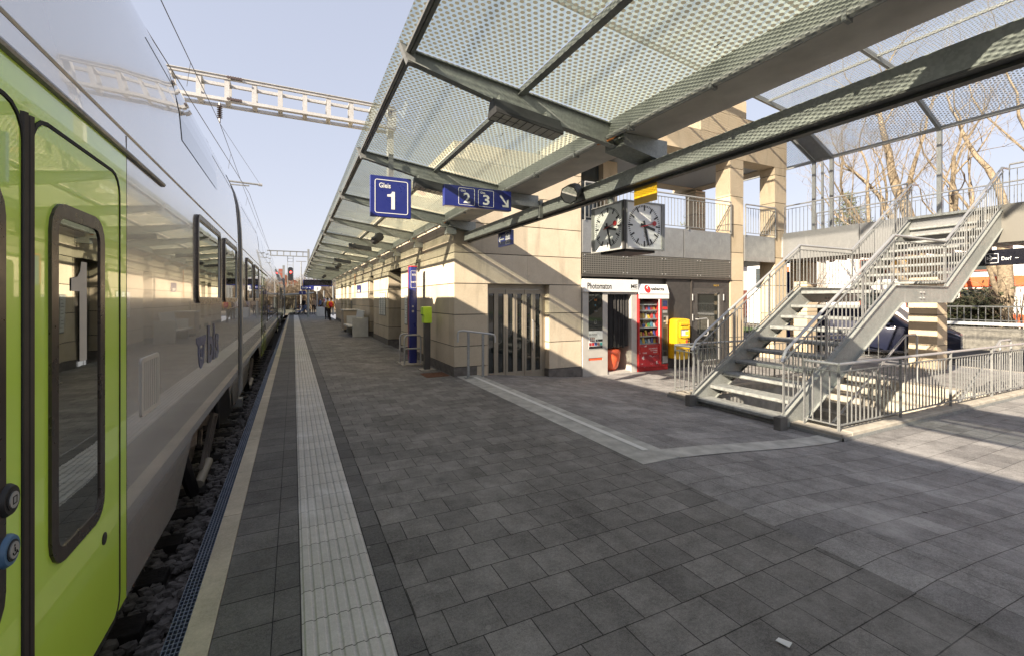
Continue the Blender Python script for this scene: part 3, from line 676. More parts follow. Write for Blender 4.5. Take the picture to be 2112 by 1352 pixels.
# folding glass door in the end wall
fd = MB(); fd.box(3.75,5.29,9.02,9.16,.225,.33); fd.box(3.75,3.79,9.02,9.16,-1.85,.225); fd.box(5.2,5.29,9.02,9.16,-1.9,.225)
FD = fd.build('folding_door', M['bronze'], BL)
for k in range(6):
    x0 = 3.79+.235*k; yo = .012*(k%2)
    lf = MB().ring([(x0+.003,-1.80),(x0+.232,-1.80),(x0+.232,.22),(x0+.003,.22)],[(x0+.052,-1.62),(x0+.182,-1.62),(x0+.182,.12),(x0+.052,.12)],'y',8.99+yo,9.05+yo).build('door_leaf', M['bronze'], FD)
    MB().box(x0+.053,x0+.181,9.015+yo,9.022+yo,-1.62,.12).build('pane', M['doorglass'], FD)
MB().tube([(4.93,8.985,-1.15),(4.93,8.95,-1.12),(4.93,8.95,-.5),(4.93,8.985,-.47)],.014,8).build('handle', M['steel'], FD)
MB().box(3.75,5.29,8.85,9.1,-1.92,-1.815).build('door_threshold', M['bronze'], BL)
# ground floor block under the walkway, walkway, loggia
LB = thing('walkway_building', 'dark panelled shop front under the metal clad walkway with stone columns', 'building', (8.8,8.83,LOW))
b = MB(); b.box(8.95,9.85,8.86,9.0,LOW-.05,.56); b.box(9.85,11.4,8.86,9.0,.30,.56); b.box(6.19,8.95,9.6,9.7,LOW-.05,.56); b.box(11.15,11.4,8.86,9.0,LOW-.05,.30); b.box(7.88,8.95,8.95,9.6,.38,.56)
b.box(6.2,11.4,9.0,14,.57,1.1); b.box(11.36,11.4,9.5,14,-1.9,.57)
b.build('shop_front', M['anthracite'], LB)
b = MB(); b.box(6.19,11.4,8.80,8.9,.545,.60); b.box(9.83,9.87,8.83,8.87,LOW,.54); b.build('trim', M['bronze_dark'], LB)
b = MB()
for k in range(4): b.box(6.2+1.3*k+.008,6.2+1.3*(k+1)-.008,8.81,8.83,.61,1.105)
b.build('mesh_panel', M['mesh'], LB)
for k in range(4):
    for dx in (.06,1.24):
        for dz in (.66,1.06): MB().box(6.2+1.3*k+dx-.015,6.2+1.3*k+dx+.015,8.80,8.81,dz-.012,dz+.012).build('panel_clip', M['steel'], LB)
dr = MB().ring([(9.88,-1.83),(11.14,-1.83),(11.14,.30),(9.88,.30)],[(10.09,-1.72),(11.0,-1.72),(11.0,.18),(10.09,.18)],'y',8.85,8.95).build('door', M['anthracite_frame'], LB)
MB().box(10.08,11.01,8.90,8.91,-1.73,.19).build('pane', M['doorglass'], dr)
MB().ring([(10.09,-1.72),(11.0,-1.72),(11.0,.18),(10.09,.18)],[(10.115,-1.695),(10.975,-1.695),(10.975,.155),(10.115,.155)],'y',8.885,8.9).build('glazing_bead', M['steel'], dr)
MB().tube([(10.02,8.85,-.55),(10.02,8.78,-.55),(10.34,8.76,-.53),(10.4,8.76,-.58),(10.4,8.76,-.95),(10.34,8.76,-1.0),(10.2,8.80,-1.0)],.017,8).build('handle', M['steel'], dr)
b = MB()
for x in (9.88,11.12):
    for z in (-.5,.05): b.tube([(x,8.83,z-.09),(x,8.83,z+.09)],.016,8)
b.build('hinge', M['steel'], dr)
text('door_number', 'WC P', (10.72,8.85,.36), (1,0,0), (0,0,1), .05, M['yellow'], LB, w=.22, lift=.004)
b = MB(); b.box(6.2,11.4,8.86,13.2,1.12,1.88); b.box(11.4,15.75,8.86,13.2,1.25,1.88); b.build('walkway_slab', M['ceiling'], LB)
b = MB()
for x0,x1 in ((6.2,6.62),(6.64,7.9),(7.93,9.5),(9.53,11.37)): b.box(x0,x1,8.80,8.85,1.12,1.90)
b.box(12.0,13.38,8.80,8.85,1.13,1.90)
b.build('fascia_panel', M['fascia'], LB)
def column(x0,x1,y0,y1,z0,z1,first,h,mat='stone_warm'):
    b = MB(); zs = [z0]; z = first
    while z < z1: zs.append(z); z += h
    zs.append(z1)
    blocks(b, x0,x1,y0,y1,zs)
    b.build('column', M[mat], LB); MB().box(x0+.015,x1-.015,y0+.015,y1-.015,z0+.01,z1-.01).build('column_joints', M['dark'], LB)
column(11.4,11.97,8.83,9.33,LOW,4.1,-1.1,.82); column(13.43,14.0,8.83,9.33,LOW,4.1,-1.3,.86); column(13.6,14.1,12.0,12.5,1.88,4.1,2.4,.8); column(8.2,8.72,10.6,11.1,1.88,4.1,2.5,.8)
column(14.95,15.5,8.75,9.3,LOW-.05,1.24,-1.2,.8); column(14.95,15.5,5.5,6.1,LOW-.05,1.15,-1.2,.8)
b = MB()
gab = [(8.3,4.1),(14.02,4.1),(14.02,5.35),(12.7,5.98),(8.3,6.5)]
b.prism([(8.3,4.1),(10.2,4.1),(10.2,4.72),(8.3,4.72)],'y',8.83,9.33)
for (xa,xb) in ((10.206,12.1),(12.106,14.02)):
    top = lambda x: 5.55+.172*(x-10.2) if x < 12.7 else 5.98-.477*(x-12.7)
    for z0,z1 in ((4.1,4.72),(4.73,5.35),(5.36,6.5)):
        pts = [(xa,z0),(xb,z0),(xb,min(z1,top(xb)))]+([(12.7,min(z1,top(12.7)))] if xa < 12.7 < xb else [])+[(xa,min(z1,top(xa)))]
        if top(xb) > z0 and (z1 <= top(xb) or True): b.prism([p for i,p in enumerate(pts) if i == 0 or p != pts[i-1]],'y',8.83,9.33)
b.box(13.45,14.0,9.34,13,4.12,4.8)
b.box(8.3,13.5,12.0,12.5,4.12,4.8)
b.build('gable_lintel', M['stone_warm'], LB)
b = MB(); b.box(6.2,13.9,9.34,11.98,4.14,4.2); b.build('ceiling', M['ceil'], LB)
b = MB(); b.box(6.2,8.18,10.8,10.86,1.9,4.12); b.build('upper_window', M['winglass'], LB)
b = MB(); b.box(6.18,6.3,9.26,10.8,1.9,4.12); b.build('upper_wall', M['stone'], LB)

# ------------------------------------------------------------------ railings
BM = unit_box_mesh(M['galv_light'])
def railing(name, label, p, q, zf, zt, post=1.6, step=.115, mat='galv_light', group=None, foot=.08, slope=False, zf2=None, zt2=None, cat='railing', rail='steel', thick=.011, postw=.035, rr=.021):
    """from p to q (x,y); zf floor height and zt handrail height at p (zf2, zt2 at q)"""
    zf2 = zf if zf2 is None else zf2; zt2 = zt if zt2 is None else zt2
    root = thing(name, label, cat, ((p[0]+q[0])/2,(p[1]+q[1])/2,min(zf,zf2)), group)
    L = math.hypot(q[0]-p[0], q[1]-p[1]); 
    at = lambda t, h: (p[0]+(q[0]-p[0])*t, p[1]+(q[1]-p[1])*t, zf+(zf2-zf)*t+h)
    H = zt-zf
    b = MB(); b.tube([at(0,H),at(1,H)], rr, 10); b.build('handrail', M[rail], root, smooth=True)
    for h_ in (H-.10, foot): MB().bar(at(0,h_),at(1,h_),.028,.014).build('rail_bar', M[mat], root)
    n = max(1, round(L/post)); ang = math.atan2(q[1]-p[1], q[0]-p[0])
    for k in range(n+1):
        x,y,z = at(k/n, 0); inst(BM, 'post', root, (x,y,z), (.012,postw,H-.01) if abs(q[0]-p[0]) > abs(q[1]-p[1]) else (postw,.012,H-.01))
    m = max(2, round(L/step))
    for k in range(1, m):
        if abs((k/m*n)-round(k/m*n)) < .02*n: continue
        x,y,z = at(k/m, foot); inst(BM, 'baluster', root, (x,y,z), (thick,thick,H-.10-foot))
    return root
railing('walkway_railing','galvanised railing on the walkway above the dark shop front',(6.25,8.78),(11.36,8.78),1.88,2.80,1.7)
railing('walkway_railing','short galvanised railing bay between the two tall stone columns',(12.0,8.78),(13.38,8.78),1.88,2.80,1.3)
railing('bridge_railing','galvanised railing on the stair side of the footbridge',(13.72,8.7),(13.72,5.62),1.95,2.87,1.6)
railing('bridge_railing','galvanised railing on the far side of the footbridge behind the posts',(15.74,8.9),(15.74,-2.0),1.95,2.87,1.8,.12)
railing('bridge_railing','galvanised railing at the rear edge of the walkway behind the stone columns',(9.0,13.1),(15.6,13.1),1.88,2.80,2.0,.14)
railing('bridge_railing','galvanised footbridge railing on the near side of the stair head',(13.72,3.86),(13.72,-1.0),1.95,2.87,1.6)
FB = thing('footbridge', 'metal clad footbridge deck carried past the stair head on stone columns', 'footbridge', (14.7,4,1.2))
b = MB(); b.box(13.76,15.7,-6,8.85,1.3,1.94); b.build('deck', M['ceiling'], FB)
b = MB()
for k in range(7):
    y0 = 8.75-2.1*k
    if k == 2: b.build('fascia_panel', M['fascia'], FB); b = MB()
    b.box(13.70,13.755,y0-2.08,y0,1.22,2.03)
b.build('mesh_panel', M['mesh'], FB)
b = MB()
for k in range(40): b.box(13.78,15.68,8.7-.36*k-.03,8.7-.36*k,1.22,1.30)
b.build('deck_joist', M['galv_dark'], FB)

# ------------------------------------------------------------------ stairwell: kerb, walls, lower stair
b = MB()
b.box(6.40,6.62,3.30,6.30,LOW-.05,LOW+.09); b.box(6.625,13.2,3.30,3.5,LOW-.05,LOW+.09); b.box(6.625,12.5,6.12,6.30,LOW-.05,LOW+.09)
tag(b.build('stairwell_kerb', M['kerb'], bevel=.012), 'pale concrete kerb framing the stairwell below the steel stair', 'kerb')
b = MB(); b.box(6.385,6.398,3.285,6.31,LOW+.002,LOW+.045); b.box(6.385,13.2,3.285,3.298,LOW+.002,LOW+.045)
b.build('kerb_trim', M['galv_dark'], bpy.data.objects['stairwell_kerb'])
SW = thing('underpass_stair', 'exposed aggregate steps descending into the underpass behind the railing', 'stairs', (9.5,4.8,-5))
b = MB(); b.box(6.3,6.47,3.3,6.3,-5,LOW-.06); b.box(6.47,12.5,3.2,3.42,-5,LOW-.06); b.box(6.47,12.5,6.2,6.4,-5,LOW-.06); b.build('wall', M['band'], SW)
b = MB(); pr = [(12.45,LOW-.004)]
x, z = 12.1, LOW-.004
pr.append((x,z))
for k in range(17):
    z -= .175; pr.append((x,z)); x -= .305
    pr.append((x,z))
pr += [(x,-5.3),(12.45,-5.3)]
b.prism(pr, 'y', 3.43, 6.19); b.build('steps', M['agg'] if 'agg' in M else M['kerb'], SW)
for yy,lab in ((4.95,'centre'),(3.5,'near')):
    h = MB().tube([(12.5,yy,-1.9),(12.5,yy,-.82),(12.42,yy,-.78),(12.0,yy,-.78),(8.6,yy,-2.73),(8.3,yy,-2.73)],.022,10)
    for k in range(4): h.tube([(12.0-1.1*k,yy,-.8-.631*k),(12.0-1.1*k,yy,-1.95-.631*k)],.016,8)
    h.build('handrail', M['steel'], SW, smooth=True)
railing('stairwell_railing','long railing around the stairwell on the near side of the steel stair',(6.50,3.40),(12.9,3.40),LOW+.09,-.86,1.45,.103,thick=.013)
railing('stairwell_railing','short front railing between the near stair foot and the kerb corner',(6.50,3.40),(6.50,3.84),LOW+.09,-.86,.44,.11,thick=.013)
railing('stairwell_railing','short front railing in front of the letterbox at the far stair foot',(6.50,5.68),(6.50,6.22),LOW+.09,-.86,.54,.11,thick=.013)
railing('stairwell_railing','railing on the far kerb of the stairwell behind the steel stair',(6.50,6.22),(12.4,6.22),LOW+.09,-.86,1.45,.115,thick=.013)

# ------------------------------------------------------------------ steel stair
NY, FY = 3.98, 5.56       # stringer planes
ST = thing('steel_stair', 'galvanised open tread steel stair rising over the stairwell to the footbridge', 'stairs', (10,4.77,LOW))
XB, XL0, XL1, XT = 6.30, 9.30, 11.10, 13.86
RISE = 2.0/3.0
def stringer(y):
    b = MB(); t = .30
    up = [(XB-.12,LOW+.02),(XB-.12,LOW+.16),(XL0-.05,.235),(XL1+.04,.235),(XT,2.03),(XT,1.62),(XL1+.24,-.06),(XL0+.20,-.06),(XB+.34,LOW+.02)]
    b.prism(up, 'y', y-.006, y+.006)
    for (a,c) in (((XB-.12,LOW+.16),(XL0-.05,.235)),((XL0-.05,.235),(XL1+.04,.235)),((XL1+.04,.235),(XT,2.03)),((XB+.34,LOW+.02),(XL0+.20,-.06)),((XL0+.20,-.06),(XL1+.24,-.06)),((XL1+.24,-.06),(XT,1.62))):
        b.bar((a[0],y,a[1]),(c[0],y,c[1]),.075,.012)
    o = b.build('stringer', M['galv'], ST)
    b = MB()
    for z in (.02,.12):
        for x in (10.15,10.27): b.tube([(x,y-.03,z),(x,y+.03,z)],.016,6)
    b.build('bolts', M['steel'], o)
    MB().box(XB-.2,XB-.04,y-.05,y+.05,LOW-.06,LOW+.19).build('foot_block', M['foot'], ST)
stringer(NY); stringer(FY)
def tread(x, z, w=.33):
    b = MB(); b.prism([(x,z-.058),(x-.012,z-.045),(x-.012,z-.008),(x,z),(x+w,z),(x+w,z-.05),(x+.05,z-.05)], 'y', NY+.02, FY-.02)
    t_ = b.build('tread', M['treads'], ST)
    for y in (NY+.012, FY-.018): MB().prism([(x+.02,z-.06),(x+w-.02,z-.06),(x+w-.02,z-.16)], 'y', y, y+.006).build('bracket', M['galv'], t_)
for k in range(9): tread(XB+.02+.328*k, LOW+.13+.2*k)
b = MB(); b.box(XL0-.03,XL1+.05,NY+.02,FY-.02,.11,.165); b.build('landing', M['treads'], ST)
for k in range(1,9): tread(XL1-.02+.318*k, .165+.197*k)
b = MB(); b.prism([(XT-.3,1.95),(XT+.1,1.95),(XT+.1,2.0),(XT-.3,2.0)],'y',NY+.02,FY-.02); b.build('top_plate', M['treads'], ST)
b = MB(); b.box(XT-.02,XT+.2,NY-.2,FY+.2,1.45,1.9); b.build('head_beam', M['galv_dark'], ST)
def stair_railing(y, label):
    r = thing('stair_railing', label, 'railing', (10,y,LOW), None)
    H = .98; off = .028
    pts = [(XB-.10,y,LOW+.16+H-.18),(XB+.0,y,LOW+.24+H-.1),(XL0-.05,y,.235+H-.12),(XL1+.04,y,.235+H-.12),(XT-.1,y,1.96+H-.1),(XT+.25,y,1.98+H-.1)]
    MB().tube(pts, .023, 10).build('handrail', M['steel'], r, smooth=True)
    base = [(XB-.05,LOW+.20),(XL0-.05,.245),(XL1+.04,.245),(XT-.05,2.0)]
    def zb(x):
        for (x0,z0),(x1,z1) in zip(base[:-1],base[1:]):
            if x <= x1: return z0+(z1-z0)*(x-x0)/(x1-x0)
        return base[-1][1]
    for h in (.075,H-.22):
        b = MB()
        for (x0,z0),(x1,z1) in zip(base[:-1],base[1:]): b.bar((x0,y,z0+h),(x1,y,z1+h),.026,.014)
        b.build('rail_bar', M['galv_light'], r)
    px = [XB-.05,XB+1.0,XB+2.0,XL0-.05,XL1+.04,XL1+.95,XL1+1.85,XT-.08]
    for x in px: inst(BM,'post',r,(x,y,zb(x)-.12),(.036,.014,H-.0))
    x = XB+.06
    while x < XT-.1:
        if min(abs(x-q) for q in px) > .03: inst(BM,'baluster',r,(x,y,zb(x)+.07),(.012,.012,H-.29))
        x += .112
    return r
stair_railing(NY, 'sloping railing on the near side of the steel stair')
stair_railing(FY, 'sloping railing on the far side of the steel stair')

# ------------------------------------------------------------------ platform canopy
CN = thing('platform_canopy', 'long dotted glass canopy on galvanised beams above the platform', 'canopy', (2.9,8.83,1.5))
GZ = lambda x: 1.985-.122*(x-.76)
KS = range(-3, 15); YK = lambda k: 3.5+2.64*k
b = MB(); b.prism([(.80,GZ(.8)-.03),(.80,GZ(.8)-.115),(1.7,GZ(1.7)-.21),(2.84,GZ(2.84)-.235),(2.84,GZ(2.84)-.03)], 'y', 3.493, 3.505)
b.bar((.80,3.499,GZ(.8)-.03),(2.84,3.499,GZ(2.84)-.03),.07,.01); b.bar((.80,3.499,GZ(.8)-.115),(1.7,3.499,GZ(1.7)-.21),.07,.01); b.bar((1.7,3.499,GZ(1.7)-.21),(2.84,3.499,GZ(2.84)-.235),.07,.01)
bm0 = b.build('beam', M['galv'], CN)
b = MB(); b.prism([(.74,GZ(.74)-.0),(.86,GZ(.86)-.0),(.86,GZ(.86)-.13),(.80,GZ(.8)-.13)], 'y', 3.47, 3.53); tp0 = b.build('beam_tip', M['galv_light'], bm0)
b = MB(); b.box(2.70,2.86,3.44,3.56,1.46,1.58); b.box(2.80,3.0,3.42,3.58,1.33,1.47); b.box(2.72,2.86,3.46,3.54,1.58,1.62)
br0 = b.build('wall_bracket', M['galv'], CN)
b = MB(); b.prism([(2.84,1.595),(3.40,1.595),(3.40,1.38),(2.84,1.48)], 'y', 3.36, 3.64); st0 = b.build('beam_stub', M['galv'], CN)
br0.location.y += YK(2)-3.5
for k in KS:
    if k == 0: continue
    o = ORG[CN.name]; c = inst(bm0.data, 'beam', CN, (o[0],o[1]+2.64*k,o[2])); t_ = inst(tp0.data, 'beam_tip', c, o); t_.location = (0,0,0)
    if k > 2: inst(br0.data, 'wall_bracket', CN, (o[0],o[1]+2.64*k,o[2]))
    elif 0 < k < 3: inst(st0.data, 'beam_stub', CN, (o[0],o[1]+2.64*k,o[2]))
for k in list(KS)[:-1]:
    y0, y1 = YK(k)+.006, YK(k+1)-.006
    for x0,x1 in ((.725,1.785),(1.815,2.775)):
        b = MB(); b.face([(x0,y0,GZ(x0)+.004),(x1,y0,GZ(x1)+.004),(x1,y1,GZ(x1)+.004),(x0,y1,GZ(x0)+.004)])
        b.build('glass_panel', M['glassdots'], CN)
YA, YB = YK(-3)-.1, YK(14)+.1
b = MB(); b.bar((.835,YA,GZ(.835)-.035),(.835,YB,GZ(.835)-.035),.03,.05); b.build('edge_rail', M['galv_dark'], CN)
b = MB(); b.tube([(.80,YA,GZ(.8)-.045),(.80,YB,GZ(.8)-.045)],.019,8); b.build('edge_tube', M['galv_light'], CN, smooth=True)
b = MB(); b.bar((1.80,YA,GZ(1.8)-.032),(1.80,YB,GZ(1.8)-.032),.035,.05); b.bar((1.80,YA,GZ(1.8)-.06),(1.80,YB,GZ(1.8)-.06),.055,.008); b.build('purlin', M['galv_dark'], CN)
b = MB(); b.tube([(1.835,YA,GZ(1.8)-.05),(1.835,YB,GZ(1.8)-.05)],.010,6); b.build('purlin_tube', M['galv_light'], CN, smooth=True)
b = MB(); b.box(2.775,2.80,YA,YB,1.60,1.745); b.box(2.80,2.86,YA,YB,1.60,1.61); b.build('gutter', M['galv'], CN)
b = MB(); b.tube([(2.755,YA,1.575),(2.755,YB,1.575)],.026,10); b.build('conduit', M['conduit'], CN, smooth=True)
cl0 = MB().box(2.725,2.79,-3.012,-2.988,1.535,1.60).build('conduit_clip', M['galv_light'], CN)
for k in range(1,47): o = ORG[CN.name]; inst(cl0.data, 'conduit_clip', CN, (o[0],o[1]+.88*k,o[2]))
for k in KS: MB().tube([(2.755,YK(k)-.18,1.575),(2.76,YK(k)-.08,1.545),(2.745,YK(k)+.08,1.54),(2.755,YK(k)+.2,1.57)],.010,6).build('orange_cable', M['copper'], CN, smooth=True)
b = MB(); b.box(2.862,3.28,-8,8.81,1.60,1.80); tag(b.build('box_beam', M['boxbeam']), 'wide beige grey box beam along the inner edge of the glass canopy', 'beam')
b = MB()
b.box(3.20,3.212,-8,8.80,1.218,1.366); b.box(3.20,3.40,-8,8.80,1.366,1.376)
tag(b.build('steel_channel', M['channel']), 'long galvanised steel channel running from the building corner over the clock', 'beam')
b = MB(); b.box(3.20,3.40,-8,8.80,1.204,1.2175); b.box(3.388,3.40,-8,8.80,1.2175,1.25); b.build('flange', M['flange'], bpy.data.objects['steel_channel'])
MB().box(3.28,3.345,-8,8.8,1.182,1.2035).build('cable_tray', M['flange'], bpy.data.objects['steel_channel'])
# ------------------------------------------------------------------ high glass roof over stair and footbridge
RF = thing('stair_roof', 'high bent glass roof with slim ribs over the stair and footbridge', 'roof', (15.75,5,1.9))
KX, KZ, EX, EZ = 13.6, 5.73, 15.78, 4.70
RZ = lambda x: KZ-.12*(x-KX) if x < KX else KZ+(EZ-KZ)*(x-KX)/(EX-KX)
ribY = [-2.35,.35,3.05,5.75,8.45]
for y in ribY+[9.0,11.7]:
    b = MB(); x0 = 4.0 if y < 8.8 else 14.05
    if y < 8.8: b.bar((x0,y,RZ(x0)-.07),(KX,y,KZ-.07),.07,.12)
    b.bar((KX if y < 8.8 else x0,y,RZ(max(x0,KX))-.07),(EX,y,EZ-.07),.07,.12); b.build('rib', M['galv_dark'], RF)
    if y < 10:
        b = MB(); b.box(15.72,15.80,y-.05,y+.05,1.2,EZ-.1); b.build('post', M['galv_dark'], RF)
b = MB(); b.box(15.73,15.78,8.70,8.76,1.2,EZ-.15); b.build('post', M['galv_dark'], RF)
b = MB(); b.face([(14.6,8.5,RZ(14.6)-.05),(EX,8.5,EZ-.05),(EX,8.96,EZ-.05),(14.6,8.96,RZ(14.6)-.05)]); b.build('closing_panel', M['fascia'], RF)
xs = [4.0,6.2,8.4,10.5,12.55,KX]
for y0,y1 in zip(ribY[:-1],ribY[1:]):
    for x0,x1 in list(zip(xs[:-1],xs[1:]))+[(KX+.01,EX)]:
        b = MB(); b.face([(x0+.01,y0+.03,RZ(x0)),(x1-.01,y0+.03,RZ(x1)),(x1-.01,y1-.03,RZ(x1)),(x0+.01,y1-.03,RZ(x0))]); b.build('glass_panel', M['roofdots'], RF)
b = MB(); b.face([(14.05,9.03,RZ(14.05)),(EX,9.03,EZ),(EX,11.67,EZ),(14.05,11.67,RZ(14.05))]); b.build('glass_panel', M['roofdots'], RF)
for x in xs[1:]: MB().bar((x,-2.4,RZ(x)-.04),(x,8.5,RZ(x)-.04),.04,.06).build('purlin', M['galv'], RF)
b = MB(); b.bar((EX,-2.4,EZ-.06),(EX,11.7,EZ-.06),.06,.1); b.build('edge_rail', M['galv_dark'], RF)
# ------------------------------------------------------------------ signs, lamps, clock
UX, UZ = (1,0,0), (0,0,1)
def signbox(name, label, cat, x0,x1,y,z0,z1,t=.06, mat='blue', group=None):
    r = thing(name, label, cat, ((x0+x1)/2,y,z0), group)
    MB().box(x0,x1,y,y+t,z0,z1).build('panel', M[mat], r, bevel=.004)
    return r
def outline(x0,x1,z0,z1,y,w,r,parent):
    MB().ring(rrect(x0,x1,z0,z1,r,5), rrect(x0+w,x1-w,z0+w,z1-w,r-w,5), 'y', y-.003, y).build('outline', M['white'], parent)
g1 = signbox('track_sign','square blue sign with a large white numeral 1 hung from the canopy','sign',.90,1.432,6.02,1.085,1.622)
outline(.955,1.39,1.13,1.575,6.02,.009,.03,g1)
text('word','Gleis',(1.01,6.02,1.465),UX,UZ,.066,M['white'],g1,w=.15,bold=.018); one('numeral',(1.115,6.02,1.19),UX,UZ,.235,.10,M['white'],g1)
MB().box(1.14,1.20,6.04,6.06,1.62,1.93).build('hanger', M['galv_light'], g1)
g2 = signbox('track_sign','long blue sign with white numerals 2 and 3 and a slanting arrow','sign',1.738,2.69,5.5,1.205,1.475,.09)
for x0,t in ((1.925,'2'),(2.20,'3')):
    outline(x0,x0+.225,1.228,1.452,5.5,.005,.018,g2)
    text('word','Gleis',(x0+.03,5.5,1.40),UX,UZ,.028,M['white'],g2,w=.07,bold=.012); text('numeral',t,(x0+.115,5.5,1.255),UX,UZ,.135,M['white'],g2,align='c',bold=.02,w=.095)
b = MB(); a0, a1 = Vector((2.52,5.4975,1.405)), Vector((2.63,5.4975,1.27))
b.bar(a0,a1,.004,.024,(0,0,1)); 
b.prism([(2.645,1.25),(2.645,1.36),(2.618,1.345),(2.618,1.277),(2.545,1.277),(2.56,1.25)],'y',5.495,5.4985)
b.build('arrow', M['white'], g2)
b = MB(); b.box(2.69,3.19,5.53,5.56,1.31,1.375); b.box(3.15,3.20,5.515,5.575,1.16,1.41); b.build('arm', M['galv_light'], g2)
g3 = thing('lift_sign','small blue sign with a white arrow and a lift symbol under the channel','sign',(3.6,7.6,1.0))
MB().box(3.57,3.63,7.32,7.89,1.0,1.268).build('panel', M['blue'], g3, bevel=.004)
b = MB(); sx = 3.569
b.prism([(7.52,1.03),(7.38,1.03),(7.38,1.24),(7.52,1.24)],'x',sx-.0015,sx-.001)
g3b = MB(); g3b.ring(rrect(7.36,7.55,1.02,1.25,.015,3),rrect(7.37,7.54,1.03,1.24,.01,3),'x',sx-.003,sx); g3b.ring([(7.40,1.06),(7.51,1.06),(7.51,1.21),(7.40,1.21)],[(7.42,1.075),(7.49,1.075),(7.49,1.195),(7.42,1.195)],'x',sx-.003,sx)
g3b.box(sx-.003,sx,7.385,7.40,1.05,1.22); g3b.box(sx-.003,sx,7.51,7.525,1.05,1.22); g3b.box(sx-.003,sx,7.44,7.47,1.09,1.17)
g3b.bar((sx-.0015,7.62,1.135),(sx-.0015,7.83,1.135),.025,.003,(1,0,0)); g3b.bar((sx-.0015,7.84,1.135),(sx-.0015,7.76,1.205),.025,.003,(1,0,0)); g3b.bar((sx-.0015,7.84,1.135),(sx-.0015,7.76,1.065),.025,.003,(1,0,0))
g3b.build('lift_symbol', M['white'], g3)
MB().box(3.58,3.60,7.57,7.62,1.268,1.275).build('hanger', M['galv'], g3)
g3.scale = (.945,)*3; g3.location = (3.6*.945,7.6*.945,1.0*.945+E0)
yp = MB(); yp.box(3.30,3.306,3.40,3.735,1.003,1.186); tag(yp.build('yellow_plate', M['yellow']), 'plain yellow metal plate hanging below the galvanised channel', 'plate')
# luminaires
def luminaire(k, label):
    y = 3.38+2.64*k
    r = thing('strip_light', label, 'lamp', (1.78,y,GZ(1.78)-.4), 'strip lights under the canopy')
    zt = lambda x: GZ(x)-.25
    b = MB(); x0,x1 = 1.47,2.11
    b.poly([(x0,y-.10,zt(x0)-.11),(x1,y-.10,zt(x1)-.11),(x1,y+.08,zt(x1)-.11),(x0,y+.08,zt(x0)-.11),(x0,y-.04,zt(x0)),(x1,y-.04,zt(x1)),(x1,y+.03,zt(x1)),(x0,y+.03,zt(x0))],[(0,1,5,4),(1,2,6,5),(2,3,7,6),(3,0,4,7),(4,5,6,7)])
    b.poly([(x0,y-.10,zt(x0)-.135),(x1,y-.10,zt(x1)-.135),(x1,y+.08,zt(x1)-.135),(x0,y+.08,zt(x0)-.135)]+[(x0,y-.10,zt(x0)-.11),(x1,y-.10,zt(x1)-.11),(x1,y+.08,zt(x1)-.11),(x0,y+.08,zt(x0)-.11)],[(0,1,5,4),(1,2,6,5),(2,3,7,6),(3,0,4,7)])
    b.build('housing', M['fixture'], r)
    b = MB(); b.face([(x0+.01,y-.09,zt(x0)-.1368),(x1-.01,y-.09,zt(x1)-.1368),(x1-.01,y+.07,zt(x1)-.1368),(x0+.01,y+.07,zt(x0)-.1368)]); b.build('diffuser', M['lensgrid'], r)
    b = MB()
    for j in range(10):
        x = x0+.005+j*(x1-x0-.01)/9; b.box(x-.004,x+.004,y-.10,y+.08,zt(x)-.138,zt(x)-.131)
    for yy in (y-.097,y-.01,y+.077): b.bar((x0,yy,zt(x0)-.1335),(x1,yy,zt(x1)-.1335),.008,.006)
    b.build('louvre', M['fixture'], r)
    for x in (1.55,2.0): MB().box(x-.02,x+.02,y-.03,y+.1,zt(x)-.01,zt(x)+.05).build('bracket', M['galv'], r)
    return r
LUM = {0:'nearest strip light with dark louvre under the glass canopy',1:'strip light just behind the blue signs for tracks 2 and 3',4:'strip light under the canopy beyond the first loudspeaker',6:'distant strip light between the second and third canopy loudspeakers',8:'small far strip light before the last canopy loudspeaker'}
for k,l in LUM.items(): luminaire(k, l)
def speaker(x,y,z,label):
    r = thing('loudspeaker', label, 'loudspeaker', (x,y,z-.2), 'loudspeakers under the canopy')
    MB().lathe([(.06,-.13),(.105,-.12),(.11,.10),(.10,.12)], (x+.05,y-.05,z), 8, 'y').build('horn', M['fixture'], r)
    MB().lathe([(.06,-.16),(.10,-.12),(.105,.06),(.06,.1)], (x-.03,y,z-.07), 8, 'y').build('horn', M['fixture'], r)
    MB().box(x-.03,x+.03,y+.0,y+.04,z+.05,GZ(x)-.2).build('bracket', M['galv'], r)
speaker(1.84,11.35,1.52,'nearest dark twin loudspeaker under the canopy, left of the blue pillar')
speaker(1.84,21.9,1.55,'middle dark twin loudspeaker under the canopy'); speaker(1.84,32.4,1.55,'farthest dark twin loudspeaker under the canopy')
r = thing('floodlight','dark boxy floodlight clamped to the side of the galvanised channel','lamp',(3.3,4.85,1.25))
dv = Vector((-.5,-.35,-.28)).normalized(); o_ = Vector((3.06,4.56,1.30)); 
b = MB(); b.tube([o_-dv*.13,o_+dv*.02,o_+dv*.12],[.09,.11,.115],8); b.build('housing', M['fixture'], r)
b = MB(); b.tube([o_+dv*.121,o_+dv*.124],[.10,.10],8); b.build('lens', M['lensgrid'], r)
b = MB(); b.bar(o_-dv*.05,(3.20,4.65,1.33),.03,.02); b.tube([o_-dv*.1+Vector((0,0,.06)),(3.18,4.53,1.45),(3.24,4.58,1.37)],.006,6); b.build('bracket', M['galv_dark'], r)
